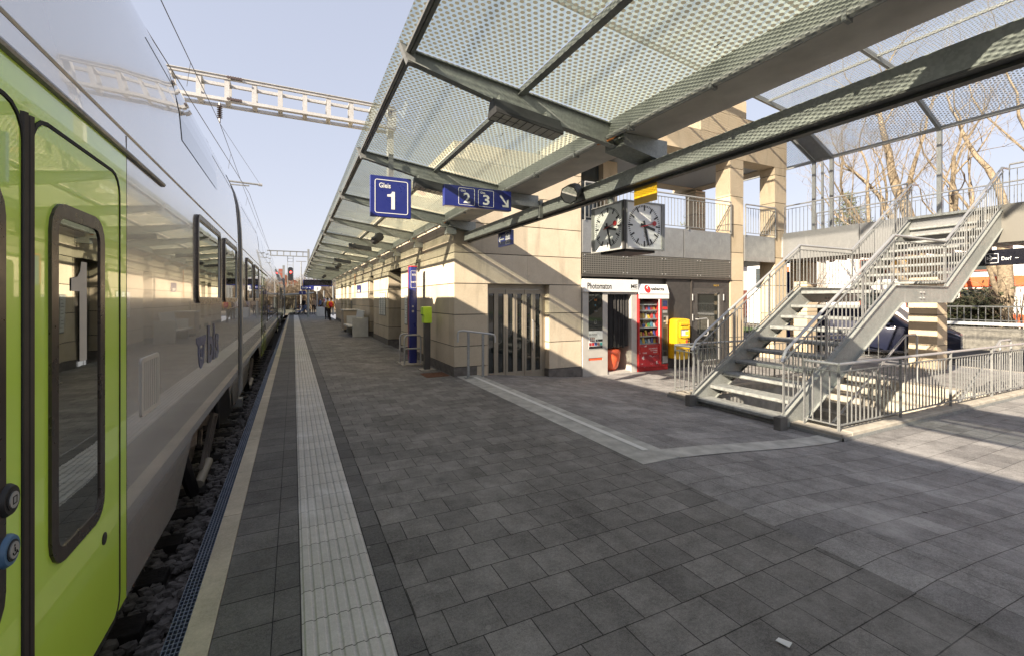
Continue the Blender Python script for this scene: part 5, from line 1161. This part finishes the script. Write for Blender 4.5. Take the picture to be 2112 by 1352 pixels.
# ------------------------------------------------------------------ people
def skin(name, pts, edges, mat, parent, org):
    me = bpy.data.meshes.new(name); me.from_pydata([(p[0],p[1],p[2]) for p in pts], edges, []); me.materials.append(mat)
    o = bpy.data.objects.new(name, me); COL.objects.link(o); o.parent = parent; ORG[o.name] = org
    sk = o.modifiers.new('skin','SKIN'); sk.use_smooth_shade = True
    for i,p in enumerate(pts): me.skin_vertices[0].data[i].radius = (p[3], p[4] if len(p) > 4 else p[3]); me.skin_vertices[0].data[i].use_root = (i == 0)
    sb = o.modifiers.new('sub','SUBSURF'); sb.levels = 1; sb.render_levels = 2
    return o
def person(label, loc, rz, top, bag=None, lean=0, cross=0, legs=None, scale=1, arms=0):
    r = thing('person', label, 'person', loc, None, rz); org = (0,0,0); ORG[r.name] = org
    l = lean
    # the figure faces +Y; x is its right side; z up from the feet
    hip, wst, chs, nck, hd = (0,0,.93), (l*.25,0,1.12), (l*.6,.0,1.33), (l*.85,0,1.47), (l,.02,1.62)
    hipR, hipL = (.09,0,.90), (-.09,0,.90)
    kR, kL, aR, aL = (.10-.0*cross,.03,.49), (-.10+cross*.5,.05,.49), (.10-.06*cross,0,.08), (-.10+cross*1.0,-.04,.08)
    P = [(*hip,.12,.09),(*wst,.115,.085),(*chs,.14,.10),(*nck,.05),(hd[0],hd[1],hd[2]-.03,.085,.095),(hd[0],hd[1],hd[2]+.06,.075,.085),
         (*hipR,.085),(*kR,.058),(*aR,.04),(aR[0],aR[1]+.14,.04,.035),(*hipL,.085),(*kL,.058),(*aL,.04),(aL[0],aL[1]+.14,.04,.035),
         (chs[0]+.18,0,1.40,.052),(chs[0]+.23,.02-.0*arms,1.14,.04),(chs[0]+.2,.12+.14*arms,.95+.1*arms,.03),(chs[0]+.19,.16+.16*arms,.88+.13*arms,.03,.018),
         (chs[0]-.18,0,1.40,.052),(chs[0]-.23,.02,1.14,.04),(chs[0]-.2,.12+.14*arms,.95+.1*arms,.03),(chs[0]-.19,.16+.16*arms,.88+.13*arms,.03,.018)]
    Eg = [(0,1),(1,2),(2,3),(3,4),(4,5),(0,6),(6,7),(7,8),(8,9),(0,10),(10,11),(11,12),(12,13),(2,14),(14,15),(15,16),(16,17),(2,18),(18,19),(19,20),(20,21)]
    skin('body', P, Eg, M['skin'], r, org)
    g = .016
    idx = [0,6,7,8,10,11,12]; tp = [(*P[0][:3],P[0][3]+.012,P[0][-1]+.012)]+[(*P[i][:3],P[i][3]+g) for i in idx[1:]]
    skin('trousers', tp, [(0,1),(1,2),(2,3),(0,4),(4,5),(5,6)], legs or M['trouser'], r, org)
    tp = [(*P[1][:3],.14,.11),(*P[2][:3],.165,.125),(P[3][0],P[3][1],P[3][2]-.03,.065),(P[0][0],P[0][1],P[0][2]-.02,.14,.11)]+[(*P[i][:3],P[i][3]+.022) for i in (14,15,16,18,19,20)]
    skin('jacket', tp, [(0,1),(1,2),(0,3),(1,4),(4,5),(5,6),(1,7),(7,8),(8,9)], top, r, org)
    b = MB(); b.ball((hd[0],hd[1]-.025,hd[2]+.045),(.092,.10,.10),12,7); b.build('hair', M['hair'], r, smooth=True)
    for s_,A in ((1,P[8]),(-1,P[12])):
        b = MB(); b.ball((A[0],A[1]+.06,.045),(.048,.13,.05),10,6); b.build('shoe', M['black'], r, smooth=True)
    b = MB(); b.ball((hd[0],hd[1]+.105,hd[2]+.0),(.014,.02,.022),8,5); b.ball((hd[0]+.088,hd[1],hd[2]),(.012,.022,.03),8,5); b.ball((hd[0]-.088,hd[1],hd[2]),(.012,.022,.03),8,5); b.build('nose_and_ears', M['skin'], r, smooth=True)
    b = MB(); b.ball((hd[0]+.032,hd[1]+.09,hd[2]+.02),.011,8,5); b.ball((hd[0]-.032,hd[1]+.09,hd[2]+.02),.011,8,5); b.build('eyes', M['print'], r)
    for sgn,A in ((1,P[17]),(-1,P[21])):
        b = MB()
        for f in range(4): b.tube([(A[0]+.018*(f-1.5)*.9,A[1]+.0,A[2]-.01),(A[0]+.018*(f-1.5),A[1]+.05,A[2]-.03),(A[0]+.018*(f-1.5),A[1]+.065,A[2]-.062-.006*(f in (1,2)))],[.009,.008,.006],6)
        b.tube([(A[0]-sgn*.025,A[1]-.02,A[2]+.0),(A[0]-sgn*.045,A[1]+.03,A[2]-.02)],[.010,.007],6); b.build('fingers', M['skin'], r, smooth=True)
    r.scale = (scale,)*3
    if bag: 
        b = MB(); b.ball((chs[0]*.95,-.20,1.22),(.155,.11,.235),14,9); b.ball((chs[0]*.95,-.29,1.13),(.11,.05,.12),12,7)
        bo = thing('backpack', bag[1], 'backpack', loc, None, rz); bo.scale = r.scale; ORG[bo.name] = (0,0,0)
        b.build('pack', bag[0], bo, smooth=True)
        b = MB()
        for s_ in (-1,1): b.tube([(chs[0]+.09*s_,-.13,1.38),(chs[0]+.10*s_,.02,1.47),(chs[0]+.11*s_,.13,1.36),(chs[0]+.13*s_,.1,1.15),(chs[0]+.13*s_,-.12,1.06)],.018,6)
        b.build('strap', bag[0], bo, smooth=True)
    return r
person('person in a yellow jacket and dark trousers leaning against the wall end, seen from behind',(2.36,35.9,PLAT),.12,M['jacket_y'],(M['bag_red'],'red backpack worn by the person in the yellow jacket'),.22,.26,scale=.98)
person('person in a pale top standing beyond the leaning person',(2.42,38.6,PLAT),.2,M['cloth_white'],(M['cloth_dark'],'dark backpack worn by the person in the pale top'),.05,.0,scale=.98,arms=1)
person('distant person in dark blue clothes standing by the far bicycles',(1.05,55.2,PLAT),2.4,M['cloth_dark'],None,0,0,scale=1)
person('distant person in a tan coat with dark skirt near the far clock',(2.0,53,PLAT),2.9,M['cloth_tan'],None,0,0,scale=1)
person('distant person in a blue jacket right of the person in tan',(2.75,55,PLAT),1.9,M['cloth_blue'],None,0,0,scale=1)
# ------------------------------------------------------------------ overhead line, signal, far lamp
def gantry(y, x0, x1, z0, z1, label, dy=.42, n=18, mat='gantry'):
    r = thing('line_gantry', label, 'gantry', ((x0+x1)/2,y,PLAT))
    b = MB()
    for yy in (y,y+dy):
        for z in (z0,z1): b.box(x0,x1,yy-.035,yy+.035,z-.035,z+.035)
    b.box(x0,x1,y-.06,y+.06,z1+.03,z1+.045); b.box(x0,x1,y-.06,y+.06,z0-.045,z0-.03)
    b.build('chord', M[mat], r)
    for k in range(n+1):
        x = x0+(x1-x0)*k/n; b = MB(); b.ring([(y-.012,z0-.02),(y+dy+.012,z0-.02),(y+dy+.012,z1+.02),(y-.012,z1+.02)],[(y+.012,z0+.02),(y+dy-.012,z0+.02),(y+dy-.012,z1-.02),(y+.012,z1-.02)],'x',x-.05,x+.05)
        b.build('batten', M[mat], r)
    return r
g = gantry(12.2,-8.5,2.45,4.62,5.12,'pale steel lattice gantry crossing the sky above the train',n=20)
b = MB(); b.box(-8.7,-8.3,12.2,12.6,-2.3,5.2); b.box(2.3,2.45,12.3,12.5,3.35,5.2); b.build('mast', M['gantry'], g)
b = MB()
for xx,zz in ((-1.35,5.12),(-1.35,4.62)):
    for k in range(6): b.lathe([(.03,12.10),(.03,12.14)],(xx+.05*k,0,zz),8,'y')
b.build('bolt_row', M['insul'], g)
b = MB(); b.tube([(-1.55,12.4,4.6),(-1.55,12.4,4.13)],.02,6)
for k in range(7): b.lathe([(.03,4.24+.045*k),(.06,4.25+.045*k),(.03,4.268+.045*k)],(-1.55,12.4,0),10)
b.build('insulator', M['insul'], g)
g2_ = gantry(60,-8,1.75,5.2,5.75,'distant dark gantry crossing the track beyond the train',n=14,mat='galv_dark'); b = MB(); b.box(1.55,1.78,59.95,60.3,PLAT,6.1); b.build('mast', M['galv_dark'], g2_)
sg = thing('rail_signal','railway signal with a red light hanging from the distant gantry','signal',(-.32,60.5,1.6))
b = MB()
for x in (-.62,-.02): b.box(x-.03,x+.03,60.4,60.46,1.5,5.2)
for k in range(9): b.box(-.6,-.04,60.41,60.45,1.7+.4*k,1.74+.4*k)
b.build('ladder', M['galv'], sg)
b = MB(); b.prism(rrect(-.58,-.06,2.2,3.85,.2,5),'y',60.1,60.35); hd = b.build('head', M['black'], sg)
em = bpy.data.materials.new('red_lamp'); em.use_nodes = True; em.node_tree.nodes.clear(); e_ = em.node_tree.nodes.new('ShaderNodeEmission'); e_.inputs[0].default_value=(1,.06,.05,1); e_.inputs[1].default_value=3; oo=em.node_tree.nodes.new('ShaderNodeOutputMaterial'); em.node_tree.links.new(e_.outputs[0],oo.inputs[0])
b = MB(); b.lathe([(.13,60.08),(.13,60.1)],(-.28,0,3.25),14,'y'); b.build('red_light', em, hd)
ln = thing('far_floodlight_mast','thin tall lamp mast in the distance behind the signal','lamp',(1.2,84,PLAT)); MB().tube([(1.2,84,-1.9),(1.2,84,6.4)],[.12,.07],8).build('pole', M['galv_light'], ln); MB().box(.4,2.0,83.95,84.05,6.35,6.45).build('arm', M['galv_light'], ln)
mp = thing('catenary_mast','grey steel mast with a short arm beyond the train','mast',(-1.2,48,PLAT)); MB().box(-.95,-.75,49,49.2,PLAT,3.3).build('pole', M['galv_dark'], mp); MB().tube([(-.85,49.1,2.6),(-2.6,49.1,2.75)],.03,6).build('arm', M['galv_dark'], mp)
ar = thing('overhead_line_mast','mast beyond the train whose thin double tube arm carries the contact wire','mast',(-3.4,17.6,2)); b = MB(); b.tube([(-4.9,17.6,4.05),(-1.0,17.6,3.93)],.032,8); b.tube([(-4.9,17.6,3.80),(-1.35,17.6,3.86)],.022,8); b.build('tube', M['galv_light'], ar, smooth=True); b = MB(); b.box(-5.05,-4.85,17.5,17.7,-2.3,5); b.build('mast', M['gantry'], ar)
b = MB(); b.lathe([(.05,-.06),(.05,.06)],(-1.02,17.6,3.93),8,'x'); b.build('end_cap', M['steel'], ar)
wr = thing('contact_line','thin messenger and contact wires strung along the track','overhead wire',(-1.6,20,3))
def sag(y0,y1,z0,z1,dip,x0,x1,n=14): return [(x0+(x1-x0)*t/n, y0+(y1-y0)*t/n, z0+(z1-z0)*t/n-dip*4*(t/n)*(1-t/n)) for t in range(n+1)]
b = MB(); b.tube(sag(-20,12.4,4.3,4.13,.45,-1.6,-1.55),.0065,5); b.tube(sag(12.4,60.2,4.13,4.9,.6,-1.55,-1.9),.0065,5); b.tube(sag(-20,17.6,3.62,3.6,.0,-2.9,-1.35),.007,5); b.tube(sag(17.6,60,3.6,3.7,.0,-1.35,-1.9),.007,5)
b.build('wire', M['wire'], wr)
b = MB()
for y,zt,x in ((9.2,4.0,-1.57),(14.5,4.0,-1.56),(20,3.95,-1.6),(26,3.9,-1.62)): b.tube([(x,y,zt),(x-.05,y,3.6)],.004,4)
b.tube([(-1.55,12.4,4.12),(-1.02,17.6,3.93)],.005,4)
b.build('dropper', M['wire'], wr)

# ------------------------------------------------------------------ trees
def tree(name, label, base, trunk_h, r0, seed, levels=5, spread=.55, lens=2.6, mat='bark', twig='twig', lean=(0,0), group=None, up=.25, shrink=.74, nb=(2,3), sides=(7,6,5,4,3,3), first=3, rmin=.006):
    rd = random.Random(seed); R = thing(name, label, 'tree', base, group)
    bt, bc = MB(), MB()
    def limb(p, d, L, r, lv):
        n = 4 if lv < 2 else 3; pts = [p]; q = Vector(p); dd = Vector(d)
        for i in range(n):
            dd = (dd+Vector((rd.uniform(-1,1),rd.uniform(-1,1),rd.uniform(-.6,1)*1.0))*(.16+.05*lv)+Vector((0,0,up*.12))).normalized(); q = q+dd*L/n; pts.append(q.copy())
        r1 = r*(.62 if lv < levels-1 else .35)
        (bt if lv == 0 else bc).tube(pts, [r+(r1-r)*i/n for i in range(n+1)], sides[min(lv,len(sides)-1)], False)
        if lv >= levels-1: return
        k = first if lv == 0 else rd.randint(*nb)
        for j in range(k):
            t = 1 if j == 0 else rd.uniform(.35,1); i = min(n-1,int(t*n)); w = pts[i]+(pts[i+1]-pts[i])*(t*n-i)
            ax = dd.orthogonal().normalized(); ax.rotate(Matrix.Rotation(rd.uniform(0,6.28),3,dd)); nd = (dd*(1-.3*(j>0))+ax*spread*(rd.uniform(.7,1.4) if j else rd.uniform(.1,.5))).normalized()
            limb(w, nd, L*shrink*rd.uniform(.8,1.15), max(rmin, r1*(.92 if j == 0 else rd.uniform(.5,.75))), lv+1)
    limb(Vector(base), Vector((lean[0],lean[1],1)).normalized(), trunk_h, r0, 0)
    bt.build('trunk', M[mat], R, smooth=True, sharp=80); bc.build('crown', M[twig if levels < 5 else mat], R, smooth=True, sharp=80)
    return R
tree('bare_tree','tall bare tree with a leaning pale trunk behind the footbridge',(27.4,10.2,-1.9),4.9,.54,5,8,.55,3.2,lean=(-.04,.10),first=5,nb=(2,3),shrink=.74,rmin=.006,up=.35)
tree('bare_tree','bare tree with steep thick boughs right of the tall footbridge post',(27.8,8.0,-1.9),4.6,.34,12,8,.48,3,lean=(.0,-.02),first=3,nb=(1,3),shrink=.78,up=.9,rmin=.006)
tree('bare_tree','bare tree with arching boughs at the right edge of the view',(29.4,6.4,-1.9),4.8,.38,21,8,.55,3,lean=(.08,-.08),first=3,nb=(1,3),shrink=.76,rmin=.006,up=.5)
def conifer(label, base, h, r, seed):
    rd = random.Random(seed); R = thing('conifer', label, 'tree', base); MB().tube([base,(base[0],base[1],base[2]+h*.97)],[.22,.03],8).build('trunk', M['bark'], R)
    b = MB(); bl = MB()
    z = h*.22
    while z < h:
        L = r*(1-(z/h)**1.6)*rd.uniform(.75,1.15)+.15; k = rd.randint(5,7); a0 = rd.uniform(0,6)
        for j in range(k):
            a = a0+j*6.283/k+rd.uniform(-.3,.3); LL = L*rd.uniform(.6,1.1); q0 = Vector((base[0],base[1],base[2]+z)); dr = Vector((math.cos(a),math.sin(a),rd.uniform(-.1,.25)))
            bl.tube([q0,q0+dr*LL],[.035,.01],4,False)
            for m in range(int(60*LL)+10):
                t = rd.uniform(.2,1.03); c = q0+dr*LL*t+Vector((rd.gauss(0,.14),rd.gauss(0,.14),rd.gauss(.02,.09)))
                u = Vector((rd.gauss(0,1),rd.gauss(0,1),rd.gauss(0,.5))).normalized(); v = u.cross(Vector((rd.gauss(0,1),rd.gauss(0,1),rd.gauss(0,1)))).normalized(); s_ = rd.uniform(.06,.13)
                b.face([c-u*s_,c+v*s_*.22,c+u*s_,c-v*s_*.22])
        z += h*.036
    b.build('needles', M['needle'], R); bl.build('branches', M['bark'], R); return R
conifer('green conifer behind the slim roof posts',(38.6,19.5,-1.9),10.2,4.0,3)
conifer('smaller green conifer beyond the loggia columns',(30.5,27.5,-1.9),9.5,2.4,9)
def bush(name, label, base, h, w, seed, n=60, mat='bushtwig', leaves=0, group=None, tw=.012):
    rd = random.Random(seed); R = thing(name, label, 'shrub', base, group); b = MB(); lf = MB()
    for i in range(n):
        a = rd.uniform(0,6.283); t = rd.uniform(.25,1); p = Vector(base)+Vector((math.cos(a)*w*.35*rd.random(),math.sin(a)*w*.35*rd.random(),0)); d = Vector((math.cos(a)*w*t,math.sin(a)*w*t,h*rd.uniform(.55,1.05)))
        pts = [p,p+d*.4+Vector((0,0,h*.12)),p+d*.75+Vector((rd.gauss(0,.1),rd.gauss(0,.1),h*.1)),p+d]
        b.tube(pts,[tw*1.6,tw*1.3,tw*.8,tw*.35],3,False)
        for k in range(7):
            q = pts[1]+(pts[3]-pts[1])*rd.random(); e = Vector((rd.gauss(0,.3),rd.gauss(0,.3),rd.uniform(-.05,.4)))*h*.28; b.tube([q,q+e*.6,q+e+Vector((rd.gauss(0,.04),rd.gauss(0,.04),0))],[tw*.6,tw*.4,tw*.2],3,False)
        for k in range(leaves):
            c = pts[1]+(pts[3]-pts[1])*rd.random()+Vector((rd.gauss(0,.15),rd.gauss(0,.15),rd.gauss(0,.15))); u = Vector((rd.gauss(0,1),rd.gauss(0,1),rd.gauss(0,1))).normalized(); v = u.orthogonal().normalized(); s_ = rd.uniform(.05,.12); lf.face([c-u*s_,c+v*s_*.6,c+u*s_,c-v*s_*.6])
    b.build('stems', M[mat], R)
    if leaves: lf.build('foliage', M['leaf'], R)
    return R
bush('ivy_shrub','dark leafy shrub in front of the white and orange building',(24.6,8.1,-1.8),2.1,.95,4,90,'bushtwig',34)
bush('bare_shrub','bare twiggy shrub right of the dark leafy shrub',(24.8,6.6,-1.8),2.6,1.3,6,70)
bush('bare_shrub','bare shrub at the right edge behind the parapet',(25.0,5.0,-1.8),1.7,1.3,8,50)
rb = random.Random(31)
BX = [('brown bare thicket %s', x, y, h, w) for x,y,h,w in ()]
far = [(-2,92,5.2,4),(3.5,90,5.6,4.2),(8,86,6,4.5),(12.5,88,5,4.5),(17,84,5.6,5),(22,86,6,5),(-7,96,5,4),(6,104,7,5),(0,106,7,5),(14,102,7,5)]
labs = ['left of the far lamp mast','behind the far station name sign','behind the far round clock','beyond the end of the stone wall','at the right of the far gap','at the far right of the wood edge','left beyond the train end','in the second row behind the far clock','in the second row behind the signal','in the second row beyond the wall end']
for (x,y,h,w),l in zip(far,labs): bush('bare_thicket','brown bare thicket '+l,(x,y,-1.9),h,w,rb.randint(0,999),110,'bushtwig',0,'bare thickets beyond the platform end',.045)
for i,(x,y,h,w,l) in enumerate([(27,24,4.6,2.2,'seen low between the two stone columns'),(33,30,5.5,3.2,'standing further back between the columns'),(29,17.5,3.8,2.0,'right of the second stone column, beyond the road')]): bush('bare_thicket','brown bare shrub '+l,(x,y,-1.9),h,w,50+i,90,'bushtwig',0,None,.02)

# ------------------------------------------------------------------ far buildings
WB = thing('orange_white_building','white building with orange red bands behind the parapet','building',(36,8,-1.9))
b = MB(); b.box(32,44,-6,17.5,-1.9,3.6); b.build('wall', M['render'], WB)
b = MB()
for z0,z1 in ((-1.35,-.75),(.65,1.15),(2.7,3.75)): b.box(31.9,31.99,-6,12.6,z0,z1)
b.build('orange_band', M['orange_band'], WB)
for k in range(9):
    for z in (-.55,1.35):
        y = -4.6+2.35*k
        w = MB().box(31.93,31.99,y,y+1.25,z+.15,z+1.05).build('window', M['winglass'], WB); MB().ring([(y-.06,z+.1),(y+1.31,z+.1),(y+1.31,z+1.1),(y-.06,z+1.1)],[(y,z+.16),(y+1.25,z+.16),(y+1.25,z+1.04),(y,z+1.04)],'x',31.9,31.99).build('frame', M['brickred'], w)
b = MB(); b.box(31.5,44.5,-6.5,18,3.76,3.95); b.build('roof', M['anthracite'], WB)
YW = thing('yellow_fronted_house','white house with a yellow awning left of the orange banded building','building',(34,20,-1.9))
b = MB(); b.box(33,44,18.6,24,-1.9,3.3); b.build('wall', M['render'], YW)
for k in range(3):
    y = 19.2+1.6*k; w = MB().box(32.93,32.99,y,y+.8,.9,2.4).build('window', M['winglass'], YW); MB().box(32.9,32.99,y-.2,y-.02,.9,2.4).build('shutter', M['orange_band'], w)
b = MB(); b.box(30.6,31.88,12.4,14.0,1.9,2.3); b.build('awning', M['awn'], YW)
b = MB(); b.prism([(18.3,3.3),(24.3,3.3),(21.3,4.2)],'x',32.6,44.4); b.build('roof', M['rooftile'], YW)
RH = thing('red_brick_house','brick house with white upper storey beyond the left stone columns','building',(42,36,-1.9)); MB().box(38,48,31,39,-1.9,.9).build('wall', M['brickred'], RH); MB().box(38,48,31,39,.9,3.6).build('upper_wall', M['render'], RH); MB().prism([(30.5,3.6),(39.5,3.6),(35,6)],'x',37.5,48.5).build('roof', M['rooftile'], RH)
for k in range(3): MB().box(37.9,37.99,32+2.2*k,33.1+2.2*k,1.5,2.6).build('window', M['brickred'], RH)
FH = thing('far_red_roof_house','house with a red tiled roof far beyond the signal','building',(-3,112,-1.9)); MB().box(-6,2,110,120,-1.9,2.8).build('wall', M['brickred'], FH); MB().prism([(-6.6,2.8),(2.6,2.8),(-2,5.6)],'y',109.5,120.5).build('roof', M['rooftile'], FH); MB().box(-3.0,-2.2,113,114,4.5,6.8).build('chimney', M['brickred'], FH)
hl = MB()
for i in range(60):
    a0,a1 = i*6.283/60,(i+1)*6.283/60; h = lambda k: 9+6*math.sin(k*.7)+4*math.sin(k*1.9+1)
    hl.face([(600*math.sin(a0),600*math.cos(a0),-3),(600*math.sin(a1),600*math.cos(a1),-3),(700*math.sin(a1),700*math.cos(a1),h((i+1)%60)),(700*math.sin(a0),700*math.cos(a0),h(i))])
struct(hl.build('hills', M['soil'], org=(0,0,-3)))
# ------------------------------------------------------------------ parapet with railing along the road
PP = thing('road_parapet','white railing on a low concrete parapet beyond the road','railing',(23.3,6,-1.9))
b = MB(); b.box(23.3,23.5,-8,9.6,-2.0,-1.05); b.build('parapet', M['kerb'], PP); b = MB(); b.box(23.3,23.5,-8,9.6,-.98,-.86) ; b.build('white_beam', M['white'], PP)
b = MB(); b.box(23.36,23.42,-8,9.6,-.30,-.25); b.box(23.37,23.41,-8,9.6,-.80,-.77)
b.build('handrail', M['galv_light'], PP)
for k in range(88): inst(BM,'baluster',PP,(23.39,-8+.2*k,-1.0),(.022,.022,.72))
railing('road_railing','low galvanised railing beyond the far side of the stairwell and the stone columns',(16.3,7.4),(16.3,14),-1.84,-.95,1.6,.13)
# ------------------------------------------------------------------ overhead direction sign
DS = thing('direction_sign','dark overhead sign with a white aeroplane symbol under the footbridge','sign',(13.9,3.5,.74))
MB().box(13.85,13.95,1.2,5.05,.74,1.08).build('panel', M['navy'], DS)
text('lettering','Dorf',(13.85,4.015,.845),(0,-1,0),UZ,.075,M['white'],DS,w=.15,bold=.015)
b = MB(); b.ring(rrect(4.06,4.27,.79,1.0,.02,3),rrect(4.07,4.26,.80,.99,.015,3),'x',13.846,13.85)
for a_,c_,w_ in (((4.09,.895),(4.24,.90),.02),((4.16,.90),(4.20,.96),.022),((4.16,.90),(4.20,.84),.022),((4.22,.90),(4.24,.93),.015),((4.22,.90),(4.24,.87),.015)): b.bar((13.847,*a_),(13.847,*c_),w_,.004,(1,0,0))
b.build('aeroplane_symbol', M['white'], DS)
text('arrow','-',(13.85,3.81,.875),(0,-1,0),UZ,.012,M['white'],DS,w=.05)
MB().box(13.88,13.92,3.3,3.36,1.08,1.25).build('hanger', M['galv'], DS)
bp = MB(); bp.box(15.52,15.58,9.6,9.75,-1.84,.9); bp.box(15.48,15.62,9.2,9.9,.25,.95); tag(bp.build('blue_board', M['blue']),'narrow blue board on a post behind the second stone column','sign')
# ------------------------------------------------------------------ parked car
CR = thing('parked_car','dark blue estate car parked across the road behind the stair','car',(18.35,8.75,-1.89),None,math.atan2(-4.7,1.6))
ORG[CR.name] = (0,0,0)          # built in its own axes: x forward, y left, z up, wheels on z = 0
st = [(-2.45,.50,.62,.80,.62,.84,.86),(-2.38,.34,.86,.87,.80,1.02,1.08),(-2.1,.26,.90,.92,.70,1.08,1.46),(-1.6,.24,.90,.94,.66,1.06,1.60),(-.6,.22,.90,.95,.66,1.04,1.66),(.3,.22,.90,.95,.66,1.02,1.60),(.75,.22,.9,.95,.70,1.01,1.40),(1.15,.22,.90,.95,.78,1.00,1.06),(1.7,.24,.90,.94,.80,.96,1.0),(2.2,.28,.88,.90,.76,.86,.92),(2.42,.36,.78,.82,.64,.74,.80)]
b = MB(); rows = []
for (x,zs,ys,yb,yt,zb,zt) in st:
    half = [(0,zs),(ys,zs),(yb,zs+.22),(yb,(zs+zb)/2+.12),(yb-.02,zb),(yt+.02,zt-.05),(yt-.08,zt),(0,zt+.02)]
    rows.append([(x,y,z) for y,z in half]+[(x,-y,z) for y,z in reversed(half[1:-1])])
n = len(rows[0]); vs = [p for r_ in rows for p in r_]
fs = [(i*n+j,i*n+(j+1)%n,(i+1)*n+(j+1)%n,(i+1)*n+j) for i in range(len(rows)-1) for j in range(n)]+[tuple(range(n)),tuple(range((len(rows)-1)*n,len(rows)*n))]
b.poly(vs,fs); b.build('body', M['carpaint'], CR, smooth=True, sharp=32)
for s_ in (1,-1):
    b = MB(); b.poly([(-1.9,s_*.875,1.10),(.95,s_*.885,1.06),(.42,s_*.70,1.54),(-1.55,s_*.70,1.55)],[(0,1,2,3)] ); o = b.build('side_window', M['carglass'], CR)
    for x,rr in ((1.48,0),(-1.48,0)):
        w = MB().lathe([(.24,-.11),(.34,-.12),(.36,-.09),(.36,.09),(.34,.12),(.24,.11)],(x,s_*.84,.36),28,'y').build('wheel', M['tyre'], CR, smooth=True)
        b = MB(); b.lathe([(.245,-.02),(.26,.0)],(x,s_*.94,.36),28,'y'); b.build('rim_back', M['black'], w)
        b = MB()
        for k in range(5):
            for dl in (-.14,.14):
                a = k*1.2566+dl; b.bar((x+.05*math.cos(a),s_*.965,.36+.05*math.sin(a)),(x+.25*math.cos(a+dl*.2),s_*.965,.36+.25*math.sin(a+dl*.2)),.028,.03,(0,1,0))
        b.tube([(x+.252*math.cos(t*math.pi/14),s_*.965,.36+.252*math.sin(t*math.pi/14)) for t in range(29)],.014,6,False); b.build('rim', M['chrome'], w)
        b = MB(); b.lathe([(.41,-.02),(.41,.035),(.39,.04)],(x,s_*.915,.37),28,'y'); b.build('wheel_arch', M['black'], CR)
    b = MB(); b.ball((2.26,s_*.70,.76),(.16,.16,.07),12,6); b.build('headlight', M['lampglass'], CR, smooth=True)
    b = MB(); b.ball((-2.36,s_*.66,.95),(.07,.22,.08),12,6); b.build('tail_light', M['taillamp'], CR, smooth=True)
    b = MB(); b.ball((.72,s_*1.0,1.08),(.07,.11,.07),10,6); b.build('mirror', M['carpaint'], CR, smooth=True)
    b = MB(); b.ring(rrect(.05,.30,.50,.80,.06,4),rrect(.08,.27,.53,.77,.05,4),'x',2.40,2.455) if False else b.ring([(s_*.04,.48),(s_*.30,.46),(s_*.34,.76),(s_*.05,.79)],[(s_*.055,.50),(s_*.285,.48),(s_*.32,.745),(s_*.065,.77)],'x',2.36,2.46)
    for k in range(5): b.box(2.40,2.45,min(s_*(.08+.05*k),s_*(.092+.05*k)),max(s_*(.08+.05*k),s_*(.092+.05*k)),.49,.77)
    b.build('grille', M['chrome'], CR)
b = MB(); b.poly([(1.12,.72,1.07),(1.12,-.72,1.07),(.52,-.60,1.55),(.52,.60,1.55)],[(0,1,2,3)]); b.build('windscreen', M['carglass'], CR)
b = MB(); b.box(2.38,2.47,-.26,.26,.36,.46); b.build('number_plate', M['white'], CR); b = MB(); b.box(2.30,2.46,-.7,.7,.27,.35); b.build('bumper_grille', M['black'], CR)
# litter
tag(MB().poly([(2.02,1.325,PLAT+.012),(2.05,1.33,PLAT+.012),(2.065,1.275,PLAT+.02),(2.035,1.27,PLAT+.012),(2.02,1.325,PLAT+.009),(2.05,1.33,PLAT+.009),(2.065,1.275,PLAT+.017),(2.035,1.27,PLAT+.009)],[(0,1,2,3),(4,5,6,7),(0,1,5,4),(1,2,6,5),(2,3,7,6),(3,0,4,7)]).build('paper_scrap', M['white']),'tiny white paper scrap lying on the dark paving','paper')
SC.render.engine = 'CYCLES'
SC.cycles.max_bounces = 8; SC.cycles.transparent_max_bounces = 16; SC.cycles.diffuse_bounces = 3; SC.cycles.glossy_bounces = 4
SC.cycles.caustics_reflective = False; SC.cycles.caustics_refractive = False; SC.cycles.sample_clamp_indirect = 6
